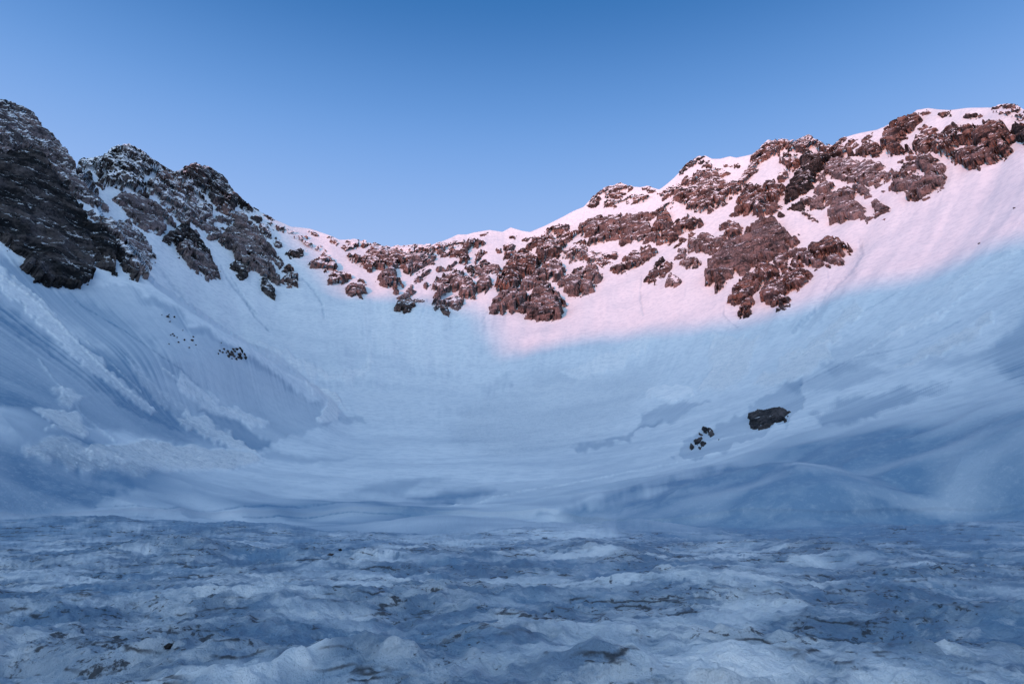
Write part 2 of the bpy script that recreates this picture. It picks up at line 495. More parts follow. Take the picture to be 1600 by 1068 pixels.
def snow_material():
    m, t, b = new_mat('snow')
    B = NB(t)
    P = B.pos()
    tone, dirt, rough = B.attr('tone'), B.attr('dirt'), B.attr('rough')
    # tone: -1 darkest, for old dull ice and painted shade, 0 packed snow, 1 fresh debris
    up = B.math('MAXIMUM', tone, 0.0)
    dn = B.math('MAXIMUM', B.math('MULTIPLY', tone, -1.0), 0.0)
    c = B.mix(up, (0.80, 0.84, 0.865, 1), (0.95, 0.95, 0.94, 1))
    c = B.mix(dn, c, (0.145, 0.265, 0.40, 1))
    mott = B.noise(P, 0.05, 6, 0.6)
    c = B.mix(B.map(mott, 0.35, 0.75, 0.0, 0.16), c, (0.5, 0.56, 0.62, 1))
    # crust, ripples and thrown crumbs
    crust = B.noise(P, 0.30, 10, 0.66, 0.3)
    c = B.mix(B.map(crust, 0.46, 0.60, 0.0, 0.30), c, (0.40, 0.49, 0.57, 1))
    sp_ = B.noise(P, 1.3, 6, 0.75)
    c = B.mix(B.math('MULTIPLY', B.map(sp_, 0.52, 0.66), rough), c, (0.95, 0.95, 0.94, 1))
    c = B.mix(B.math('MULTIPLY', B.map(sp_, 0.46, 0.36), B.math('MULTIPLY', rough, 0.6)), c, (0.30, 0.37, 0.45, 1))  # dark gaps between crumbs, their shade put into the colour
    # refrozen melt hollows of the dirty snow in front
    ml = B.noise(B.pos((1, 1.5, 1)), 0.55, 9, 0.68, 0.4)
    c = B.mix(B.math('MULTIPLY', B.map(ml, 0.47, 0.56, 0.0, 0.8), B.map(dirt, 0.03, 0.3), True), c, (0.14, 0.24, 0.36, 1))
    # dirt melted out of the snow in front: grains, crumbs and thin sheets
    grain = B.noise(P, 9.0, 5, 0.65)
    crumb = B.noise(B.pos((1, 1, 1.6)), 2.2, 6, 0.68, 0.5)
    dm = B.math('ADD', B.math('MULTIPLY', grain, 0.4), B.math('MULTIPLY', crumb, 0.6))
    thr = B.math('SUBTRACT', 0.675, B.math('MULTIPLY', dirt, 0.26))
    k = B.map(B.math('SUBTRACT', dm, thr), 0.0, 0.05)
    k = B.math('MULTIPLY', k, B.map(dirt, 0.02, 0.2), True)
    film = B.map(B.math('MULTIPLY', B.noise(P, 0.8, 6, 0.65), dirt), 0.08, 0.5, 0.0, 0.6)
    c = B.mix(film, c, (0.12, 0.165, 0.22, 1))
    # layers of old dust laid open where the drift has melted back
    zz = B.n('ShaderNodeSeparateXYZ')
    B.put(zz.inputs[0], P)
    warp = B.math('ADD', B.math('MULTIPLY', B.noise(P, 0.33, 3, 0.5), 3.0), B.math('MULTIPLY', B.noise(P, 2.2, 4, 0.6), 0.8))
    fr = B.math('FRACT', B.math('ADD', B.math('MULTIPLY', zz.outputs['Z'], 4.2), warp))
    line = B.map(B.math('ABSOLUTE', B.math('SUBTRACT', fr, 0.5)), 0.13, 0.03)
    lm = B.map(B.noise(P, 0.3, 4, 0.6), 0.47, 0.54)
    lm = B.math('MULTIPLY', lm, B.map(B.noise(P, 0.9, 4, 0.6), 0.40, 0.50))
    line = B.math('MULTIPLY', B.math('MULTIPLY', line, lm), B.map(dirt, 0.06, 0.22), True)
    k = B.math('MAXIMUM', k, line)
    c = B.mix(B.math('MULTIPLY', k, 0.9), c, (0.045, 0.046, 0.052, 1))
    t.links.new(c, b.inputs['Base Color'])
    b.inputs['Roughness'].default_value = 0.62
    b.inputs['Specular IOR Level'].default_value = 0.25
    # surface grain
    near = B.noise(P, 5.0, 6, 0.7)
    lump = B.noise(P, 0.75, 8, 0.68)
    bm = B.n('ShaderNodeBump')
    bm.inputs['Distance'].default_value = 0.12
    B.put(bm.inputs['Height'], near)
    bm.inputs['Strength'].default_value = 0.9
    bm2 = B.n('ShaderNodeBump')
    bm2.inputs['Distance'].default_value = 1.0
    B.put(bm2.inputs['Height'], lump)
    B.put(bm2.inputs['Strength'], B.math('ADD', 0.10, B.math('MULTIPLY', rough, 0.8), True))
    t.links.new(bm.outputs[0], bm2.inputs['Normal'])
    t.links.new(bm2.outputs[0], b.inputs['Normal'])
    return m


def rock_material(name, dark, light, dustc, tilt):
    m, t, b = new_mat(name)
    B = NB(t)
    P = B.pos()
    dust, snowy, edge = B.attr('dust'), B.attr('snowy'), B.attr('edge')
    strata = B.pos((0.35, 0.35, 1.3))
    a = B.noise(strata, 0.20, 8, 0.66, 0.6)
    f = B.noise(P, 0.9, 6, 0.7)
    c = B.mix(B.map(B.math('ADD', B.math('MULTIPLY', a, 0.7), B.math('MULTIPLY', f, 0.3)), 0.47, 0.585), dark, light)
    # lichen, rime and powder held by low scrub and joints
    d1 = B.noise(P, 0.10, 5, 0.6)
    dm = B.map(B.math('ADD', d1, B.math('MULTIPLY', dust, 0.4)), 0.56, 0.80)
    d2 = B.map(B.noise(P, 0.9, 7, 0.75), 0.38, 0.6, 0.1, 1.0)
    c = B.mix(B.math('MULTIPLY', B.math('MULTIPLY', dm, d2), 0.8), c, dustc)
    # snow lying on ledges and in cracks
    nz = B.n('ShaderNodeSeparateXYZ')
    t.links.new(B.n('ShaderNodeNewGeometry').outputs['Normal'], nz.inputs[0])
    s1 = B.noise(B.pos((1, 1, 1.8)), 0.17, 6, 0.62)
    s2 = B.noise(P, 0.8, 5, 0.65)
    sc_ = B.math('ADD', nz.outputs['Z'], B.math('MULTIPLY', B.math('SUBTRACT', s1, 0.5), 1.8))
    sc_ = B.math('ADD', sc_, B.math('MULTIPLY', B.math('SUBTRACT', s2, 0.5), 0.4))
    sc_ = B.math('ADD', sc_, B.math('MULTIPLY', snowy, 0.75))
    sm = B.map(sc_, 0.86, 0.96)
    c = B.mix(sm, c, (0.80, 0.81, 0.83, 1))
    t.links.new(c, b.inputs['Base Color'])
    b.inputs['Roughness'].default_value = 0.85
    b.inputs['Specular IOR Level'].default_value = 0.2
    bm = B.n('ShaderNodeBump')
    bm.inputs['Distance'].default_value = 1.2
    bm.inputs['Strength'].default_value = 0.8
    B.put(bm.inputs['Height'], B.math('ADD', a, B.math('MULTIPLY', f, 0.5)))
    t.links.new(bm.outputs[0], b.inputs['Normal'])
    return m


SNOW = snow_material()
ROCK = rock_material('dark_rock', (0.020, 0.015, 0.016, 1), (0.23, 0.14, 0.115, 1), (0.20, 0.155, 0.155, 1), 0.2)
ROCK_GREY = rock_material('grey_rock', (0.016, 0.016, 0.018, 1), (0.21, 0.15, 0.14, 1), (0.23, 0.19, 0.195, 1), 0.2)

ROCK_BLACK = rock_material('black_rock', (0.006, 0.006, 0.007, 1), (0.085, 0.07, 0.066, 1), (0.16, 0.14, 0.145, 1), 0.2)

# ------------------------------------------------------------------ tone of the snow surface
# (polygon in view pixels of the traced photograph, tone, feather px, roughness)
PATCH = [
    ([(150, 700), (230, 688), (300, 700), (380, 705), (405, 722), (370, 735), (290, 737), (200, 735), (140, 722)], .9, 7, .9),
    ([(60, 645), (100, 638), (145, 668), (125, 690), (80, 680)], .9, 8, .8),
    ([(85, 603), (130, 618), (120, 637), (90, 627)], .8, 7, .7),
    ([(30, 700), (90, 690), (180, 722), (280, 738), (220, 748), (120, 735), (60, 715)], .55, 8, .8),
    ([(0, 415), (60, 468), (140, 548), (245, 640), (235, 646), (125, 565), (50, 492), (0, 445)], .75, 5, .5),
    ([(280, 582), (350, 632), (425, 660), (405, 670), (320, 640), (275, 600)], .75, 5, .5),
    ([(283, 643), (320, 652), (380, 688), (405, 708), (340, 695), (290, 662)], .8, 5, .8),
    ([(200, 560), (260, 610), (300, 650), (290, 655), (230, 610)], .45, 5, .4),
    ([(465, 588), (505, 608), (533, 620), (540, 642), (530, 658), (493, 656), (515, 637), (500, 618)], 1.0, 4, .6),
    ([(400, 535), (480, 572), (530, 588), (575, 570), (570, 545), (580, 570), (552, 600), (470, 586)], .7, 5, .5),
    ([(300, 500), (420, 545), (470, 575), (430, 570), (340, 530)], .3, 8, .2),
    ([(880, 580), (960, 548), (1010, 518), (1025, 528), (960, 572), (900, 588)], .75, 5, .5),
    ([(1110, 520), (1190, 528), (1170, 578), (1130, 612), (1093, 610), (1110, 570)], .8, 7, .8),
    ([(1010, 612), (1040, 602), (1080, 604), (1087, 614), (1050, 626), (1014, 624)], .95, 3, .1),
    ([(1180, 602), (1230, 560), (1290, 535), (1302, 560), (1240, 592), (1190, 604)], .85, 5, .8),
    ([(1230, 560), (1300, 508), (1340, 478), (1352, 490), (1300, 535)], .6, 6, .8),
    ([(1365, 532), (1440, 500), (1485, 482), (1470, 497), (1400, 528)], .75, 5, .3),
    ([(1400, 572), (1450, 540), (1520, 512), (1545, 488), (1552, 505), (1500, 545), (1440, 566)], .75, 6, .8),
    ([(1480, 560), (1560, 500), (1600, 470), (1600, 500), (1540, 550)], .3, 8, .3),
    ([(1420, 470), (1520, 420), (1600, 370), (1600, 400), (1500, 460)], .3, 12, .4),
    ([(560, 470), (640, 490), (760, 480), (740, 560), (660, 570), (580, 540)], .35, 18, .2),
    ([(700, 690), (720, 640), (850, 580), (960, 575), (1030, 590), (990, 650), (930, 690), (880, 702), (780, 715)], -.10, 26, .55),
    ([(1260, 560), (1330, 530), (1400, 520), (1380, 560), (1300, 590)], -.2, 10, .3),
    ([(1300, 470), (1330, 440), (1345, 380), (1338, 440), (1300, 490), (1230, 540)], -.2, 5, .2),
    # darker tones: older, duller snow, the near left flank, the boulder's scoop
    ([(0, 400), (120, 445), (200, 445), (300, 500), (420, 575), (500, 632), (520, 655), (420, 700), (340, 700), (200, 640), (0, 500)], -.30, 6, .1),  # near left flank, darker as a whole
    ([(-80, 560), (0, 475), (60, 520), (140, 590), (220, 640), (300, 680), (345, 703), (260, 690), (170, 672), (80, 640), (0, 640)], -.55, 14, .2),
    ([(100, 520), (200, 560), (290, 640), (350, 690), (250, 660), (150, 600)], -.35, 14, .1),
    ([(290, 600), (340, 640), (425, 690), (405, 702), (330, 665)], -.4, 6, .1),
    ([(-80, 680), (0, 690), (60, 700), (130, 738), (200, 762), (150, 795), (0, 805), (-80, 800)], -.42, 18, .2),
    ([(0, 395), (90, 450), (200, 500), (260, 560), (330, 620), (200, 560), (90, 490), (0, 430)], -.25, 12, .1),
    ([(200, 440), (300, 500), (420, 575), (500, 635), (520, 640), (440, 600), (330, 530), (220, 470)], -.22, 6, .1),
    ([(1052, 710), (1085, 680), (1160, 645), (1200, 612), (1250, 590), (1262, 625), (1235, 655), (1200, 677), (1120, 706), (1070, 719)], -.33, 3, .0),  # shade of the wind scoop, painted into the tone
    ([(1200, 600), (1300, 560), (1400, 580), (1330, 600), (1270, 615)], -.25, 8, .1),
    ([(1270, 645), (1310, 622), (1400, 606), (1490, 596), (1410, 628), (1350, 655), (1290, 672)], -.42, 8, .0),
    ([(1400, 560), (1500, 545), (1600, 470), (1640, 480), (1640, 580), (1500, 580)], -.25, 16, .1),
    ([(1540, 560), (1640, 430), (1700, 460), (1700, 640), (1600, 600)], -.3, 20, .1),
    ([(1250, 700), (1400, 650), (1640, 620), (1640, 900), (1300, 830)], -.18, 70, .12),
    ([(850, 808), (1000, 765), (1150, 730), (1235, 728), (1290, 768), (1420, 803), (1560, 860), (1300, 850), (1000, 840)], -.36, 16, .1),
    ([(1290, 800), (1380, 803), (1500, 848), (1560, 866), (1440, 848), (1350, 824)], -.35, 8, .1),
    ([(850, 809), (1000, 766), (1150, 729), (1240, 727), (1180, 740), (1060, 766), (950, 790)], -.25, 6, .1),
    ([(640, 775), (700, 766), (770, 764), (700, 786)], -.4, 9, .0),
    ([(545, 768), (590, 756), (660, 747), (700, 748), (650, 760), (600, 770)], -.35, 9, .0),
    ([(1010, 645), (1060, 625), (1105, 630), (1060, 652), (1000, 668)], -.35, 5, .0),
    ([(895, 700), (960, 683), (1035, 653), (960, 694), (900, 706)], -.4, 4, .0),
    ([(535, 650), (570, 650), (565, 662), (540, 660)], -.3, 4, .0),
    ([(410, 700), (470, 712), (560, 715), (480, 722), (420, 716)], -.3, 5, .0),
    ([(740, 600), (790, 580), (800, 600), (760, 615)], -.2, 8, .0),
]


# sluff and slide tracks in the fall line: points, half width px, tone
TRACKS = [([(345, 415), (358, 438), (378, 462), (398, 492), (420, 514)], 2.6, -.45), ([(362, 432), (385, 470), (402, 490)], 1.8, -.4),
          ([(232, 400), (255, 425), (275, 450), (288, 462)], 3.0, -.3), ([(472, 432), (492, 455), (503, 478), (506, 500)], 2.4, -.4),
          ([(1003, 430), (1000, 455), (1002, 480), (1005, 492)], 2.0, -.4), ([(1343, 372), (1347, 400), (1336, 425), (1312, 450), (1284, 478), (1240, 520)], 5.0, -.35),
          ([(1293, 428), (1296, 445), (1288, 460)], 2.0, -.3), ([(1132, 480), (1130, 492), (1140, 500), (1152, 508)], 1.8, -.4),
          ([(735, 490), (715, 505), (695, 520)], 2.6, -.3), ([(668, 470), (662, 490), (656, 510)], 2.6, -.3), ([(762, 490), (750, 510)], 2.2, -.3),
          ([(0, 428), (60, 474), (130, 545), (200, 610), (245, 642)], 2.4, .5), ([(20, 430), (80, 480), (150, 545), (222, 610)], 1.6, .5),
          ([(60, 462), (140, 535), (200, 592)], 1.4, -.5), ([(255, 575), (300, 612), (350, 640), (410, 662)], 2.2, .5),
          ([(120, 470), (210, 525), (280, 575), (330, 620)], 1.8, -.3), ([(60, 560), (100, 610), (130, 650), (180, 690)], 2.5, .3),
          ([(430, 575), (480, 600), (520, 615), (540, 640)], 1.8, .5), ([(1330, 560), (1400, 520), (1470, 488), (1540, 440)], 1.8, .4),
          ([(1220, 575), (1290, 530), (1350, 490), (1400, 460)], 1.6, -.35), ([(1250, 600), (1330, 560), (1420, 540), (1500, 500)], 2.0, -.3),
          ([(1450, 470), (1520, 430), (1590, 390)], 2.0, .4), ([(700, 790), (800, 770), (950, 745), (1100, 712), (1200, 690)], 2.0, .3),
          ([(1000, 700), (1100, 690), (1200, 668), (1300, 640)], 2.0, .25), ([(150, 790), (260, 800), (400, 795), (560, 790)], 1.6, -.4),
          ([(0, 818), (120, 812), (240, 818)], 1.6, -.4), ([(380, 812), (520, 806), (640, 812)], 1.8, -.35)]


def tones(px, py, x, y, z, r):
    th = np.arctan2(x - CX, y - CY)
    rho = np.hypot(x - CX, y - CY)
    tone = np.zeros(px.shape)
    rough = np.full(px.shape, 0.05)
    lobe = np.zeros(px.shape)
    wx = px + 7 * n2(px / 26, py / 26, 41) + 3 * n2(px / 9, py / 9, 42)
    wy = py + 7 * n2(px / 26, py / 26, 43) + 3 * n2(px / 9, py / 9, 44)
    flat = ss(600, 700, py)
    wx = px + (wx - px) * (1 + 2.2 * flat)
    wy = py + (wy - py) * (1 - 0.65 * flat)
    front = py < 900
    streak = n2(th * 150, rho / 60, 45) + 0.6 * n2(th * 420, rho / 40, 46) * ss(160, 300, rho)
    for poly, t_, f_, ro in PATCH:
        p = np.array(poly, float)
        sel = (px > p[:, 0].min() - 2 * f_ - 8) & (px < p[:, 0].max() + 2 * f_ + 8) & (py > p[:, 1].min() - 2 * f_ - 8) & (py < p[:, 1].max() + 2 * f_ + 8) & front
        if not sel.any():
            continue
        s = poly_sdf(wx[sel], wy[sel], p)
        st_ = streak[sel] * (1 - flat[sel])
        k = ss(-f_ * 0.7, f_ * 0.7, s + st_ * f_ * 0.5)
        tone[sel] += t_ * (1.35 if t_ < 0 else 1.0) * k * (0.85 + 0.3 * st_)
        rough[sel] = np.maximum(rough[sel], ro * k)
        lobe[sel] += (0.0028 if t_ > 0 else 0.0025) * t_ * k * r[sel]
    for line, wd, t_ in TRACKS:
        p = np.array(line, float)
        sel = (px > p[:, 0].min() - 12) & (px < p[:, 0].max() + 12) & (py > p[:, 1].min() - 12) & (py < p[:, 1].max() + 12)
        if not sel.any():
            continue
        qx, qy = px[sel] + 1.5 * n2(px[sel] / 8, py[sel] / 8, 69), py[sel]
        d = np.full(qx.shape, 1e9)
        for (ax, ay), (bx, by) in zip(line[:-1], line[1:]):
            ex, ey = bx - ax, by - ay
            t = np.clip(((qx - ax) * ex + (qy - ay) * ey) / (ex * ex + ey * ey), 0, 1)
            d = np.minimum(d, np.hypot(qx - ax - ex * t, qy - ay - ey * t))
        k = ss(wd, wd * 0.35, d) * (0.7 + 0.6 * n2(qx / 5, qy / 5, 70))
        tone[sel] += t_ * k
        lobe[sel] += 0.004 * t_ * k * r[sel]
    slope = ss(110, 230, rho)
    pat_ = ss(0.0, 0.4, n2(x / 60, y / 60, 40))
    tone += slope * 0.10 * streak * (0.3 + pat_)
    tone += 0.16 * n2(x / 45, y / 22, 47) * ss(60, 110, r)
    # wind-scoured bands on the floor of the bowl
    band = n2(x / 34, y / 13 + 1.2 * n2(x / 50, y / 50, 49), 48) + 0.5 * n2(x / 12, y / 6, 50)
    flo = (1 - ss(10, 40, z)) * ss(45, 70, r)
    tone += flo * (-0.08 + 0.22 * np.minimum(band, 0.3))
    tone += ss(40, 70, r) * (1 - ss(96, 140, r + 12 * n2(x / 25, y / 18, 74))) * (-0.50 + 0.4 * n2(x / 30, y / 22, 66) + 0.35 * n2(x / 9, y / 5, 67))
    # dirty melting snow in front
    near = 1 - ss(34, 80, r + 16 * n2(x / 20, y / 20, 18))
    rel = relief(x, y, z, r)
    wpx = x + 1.2 * n2(x / 4, y / 4, 51)
    wpy = y + 1.2 * n2(x / 4, y / 4, 52)
    big = n2(wpx / 7, wpy / 5, 53) + 0.5 * n2(wpx / 2.5, wpy / 2, 54)
    tone += near * (-0.5 + 0.95 * big + 0.4 * n2(x / 0.9, y / 0.7, 55))
    _, mt, md = mounds(x, y)
    tone += ss(112, 60, r) * mt
    s = (rel + 0.10 * n2(x / 3, y / 2, 56) + 0.03 * n2(x / 0.6, y / 0.5, 59)) * 6.5
    fr = np.abs(s - np.floor(s) - 0.5)
    lay = ss(0.16, 0.03, fr) * ss(0.12, 0.4, n2(wpx / 6, wpy / 4, 57) + 0.35 * n2(x / 1.7, y / 1.7, 60))
    dirt = near * (0.30 + 0.55 * n2(wpx / 4, wpy / 2.8, 58) + 0.35 * n2(wpx / 1.4, wpy, 63) + 0.3 * lay + 0.6 * md)
    dirt = np.minimum(dirt, 0.52 + 0.12 * n2(x / 0.8, y / 0.5, 68))
    rough = np.maximum(rough, near * 0.5)
    lobe += rough * ss(60, 100, r) * 0.16 * (n2(x / 2.0, y / 2.0, 64) + 0.7 * n2(x / 0.9, y / 0.9, 65))
    return np.clip(tone, -1, 1), np.clip(dirt, 0, 1), np.clip(rough, 0, 1), lobe


def build_terrain():
    pxs = np.concatenate([np.arange(-260, -8, 6.0), np.arange(-8, 1608, 1.55), np.arange(1610, 1861, 6.0)])
    # the stretch where the skyline steps from the near crag to the far ridge needs its own columns
    NF, NB_, NU = 780, 46, 10
    yc = np.interp(pxs, _SX, _SY)
    t = np.linspace(0, 1, NF)
    NC = 575                                          # rows shared by every column, then rows that follow the skyline
    low = np.linspace(1112, 440, NC)
    tc_ = np.linspace(0, 1, NF - NC + 1)[1:]
    PY = np.concatenate([np.repeat(low[:, None], len(pxs), 1), 440 + (yc[None, :] - 440) * tc_[:, None]], 0)
    t = (1112 - PY[:, 0]) / (1112 - PY[-1, 0])
    back = np.cumsum(np.linspace(0.5, 14, NB_))
    PYb = yc[None, :] - back[:, None]
    PY = np.concatenate([PY, PYb], 0)
    PX = np.broadcast_to(pxs[None, :], PY.shape).copy()
    X, Y, Z, Rr = surf(PX, PY)
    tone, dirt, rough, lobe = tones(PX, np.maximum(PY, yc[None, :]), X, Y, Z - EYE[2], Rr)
    Z = Z + lobe
    # close the valley round the back: edge columns joined through a far ridge behind the camera
    NO = 420
    azR, azL = np.arctan2(X[:, -1], Y[:, -1]), np.arctan2(X[:, 0], Y[:, 0]) + 2 * math.pi
    rR, rL = np.hypot(X[:, -1], Y[:, -1]), np.hypot(X[:, 0], Y[:, 0])
    zR, zL = Z[:, -1] - EYE[2], Z[:, 0] - EYE[2]
    f = np.linspace(0, 1, NO + 2)[1:-1][None, :]
    az = azR[:, None] * (1 - f) + azL[:, None] * f
    rr = np.exp(np.log(rR)[:, None] * (1 - f) + np.log(rL)[:, None] * f)
    zz = zR[:, None] * (1 - f) + zL[:, None] * f
    tt = np.concatenate([t, np.ones(NB_)])[:, None]
    azd = np.degrees(az)
    crest = np.interp((azd + 180) % 360 - 180, BACK_AZ, BACK_Z, period=360)
    far = ss(0, 0.14, f) * ss(1, 0.86, f)
    rr = rr * (1 + far * (1000 / rr[NF - 1:NF, :] - 1) * tt ** 2)
    zc = zz[NF - 1:NF, :]
    crest = crest - EYE[2]
    scale = 1 + far * (crest / zc - 1) * tt
    zz = np.where(zz > 0, zz * scale, zz)
    ox, oy = rr * np.sin(az), rr * np.cos(az)
    zz = zz + far * tt * (1 - tt) * 4 * (10 * n2(ox / 120, oy / 120, 61) + 5 * n2(ox / 40, oy / 40, 62))
    nx0 = X.shape[1]
    X = np.concatenate([X, ox], 1); Y = np.concatenate([Y, oy], 1); Z = np.concatenate([Z, zz + EYE[2]], 1)
    # the same kinds of snow run on round the sides and behind
    ro = np.hypot(ox, oy)
    nr_ = 1 - ss(40, 112, ro + 22 * n2(ox / 20, oy / 20, 18))
    t2 = -0.1 + nr_ * (-0.4 + 0.7 * n2(ox / 7, oy / 5, 53)) + 0.15 * n2(ox / 30, oy / 30, 66)
    d2 = nr_ * (0.30 + 0.5 * n2(ox / 4, oy / 2.8, 58))
    e0 = ss(0.05, 0, f)
    e1 = ss(0.95, 1, f)
    def side(v, mid):
        return v[:, -1:] * e0 + v[:, :1] * e1 + mid * (1 - e0 - e1)
    tone, dirt, rough = (np.concatenate([v, np.clip(side(v, m), lo_, 1)], 1) for v, m, lo_ in ((tone, t2, -1), (dirt, d2, 0), (rough, 0.1 + 0.4 * nr_, 0)))
    zrel = (1 - ss(30, 60, ro)) * ss(2, 8, ro) * (1 - e0 - e1)
    Z[:, nx0:] += zrel * (0.3 * n2(ox / 4, oy / 4, 24) + 0.15 * (1 - 2 * np.abs(n2(ox / 1.3, oy / 1.3, 31))))
    # ground under the camera
    u = np.linspace(0.02, 1, NU, endpoint=False)[:, None]
    Xu, Yu = X[0][None, :] * u, Y[0][None, :] * u
    Zu = Z[0][None, :] * u + (1 - u) * (-0.1)
    X = np.concatenate([Xu, X], 0); Y = np.concatenate([Yu, Y], 0); Z = np.concatenate([Zu, Z], 0)
    rep = lambda a, v: np.concatenate([np.repeat(a[:1], NU, 0) * v, a], 0)
    tone, dirt, rough = rep(tone, 1), rep(dirt, 1), rep(rough, 1)
    nr, nc = X.shape
    idx = np.arange(nr * nc).reshape(nr, nc)
    nx = np.roll(idx, -1, 1)
    q = np.stack([idx[:-1], nx[:-1], nx[1:], idx[1:]], -1).reshape(-1, 4)
    co = np.stack([X, Y, Z], -1).reshape(-1, 3)
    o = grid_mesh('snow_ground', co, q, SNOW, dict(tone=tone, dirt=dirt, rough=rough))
    o['kind'] = 'structure'
    return o


# crest of the ridge behind the camera, whose shadow line crosses the bowl
SHADE_LINE = [(1600, 372), (1540, 388), (1440, 432), (1340, 455), (1245, 485), (1160, 500), (1040, 512), (940, 525), (860, 540),
              (800, 555), (745, 567), (710, 566), (740, 548), (758, 522), (765, 495), (735, 483), (660, 470), (600, 466), (515, 460), (505, 430),
              (480, 395), (455, 370), (440, 350)]


def back_ridge():
    out = []
    for px, py in SHADE_LINE:
        x, y, z, r = (float(v[0]) for v in surf(np.array([px], float), np.array([py], float)))
        b, h = x * SV.x + y * SV.y, SV.x ** 2 + SV.y ** 2
        t = (-b + math.sqrt(b * b - h * (x * x + y * y - 1e6))) / h
        out.append((math.degrees(math.atan2(x + t * SV.x, y + t * SV.y)), z + t * SV.z))
    out.sort()
    a0, a1 = out[0][0], out[-1][0]
    pts = [(-179, 196), (a0 - 8, out[0][1] - 6)] + out + [(a1 + 5, out[-1][1] + 8), (a1 + 20, 350), (-85, 320), (-72, 290), (60, 280), (90, 260), (120, 200), (150, 185), (180, 190)]
    a = np.arange(-180, 180.1, 0.4)
    z = np.interp(a, [p[0] for p in pts], [p[1] for p in pts])
    return a, z + 4.5 * n2(a / 1.3, a * 0, 72) + 2.5 * n2(a / 0.6 + 40, a * 0, 73)


BACK_AZ, BACK_Z = back_ridge()
terrain = build_terrain()
print('terrain', round(time.time() - T0, 1))

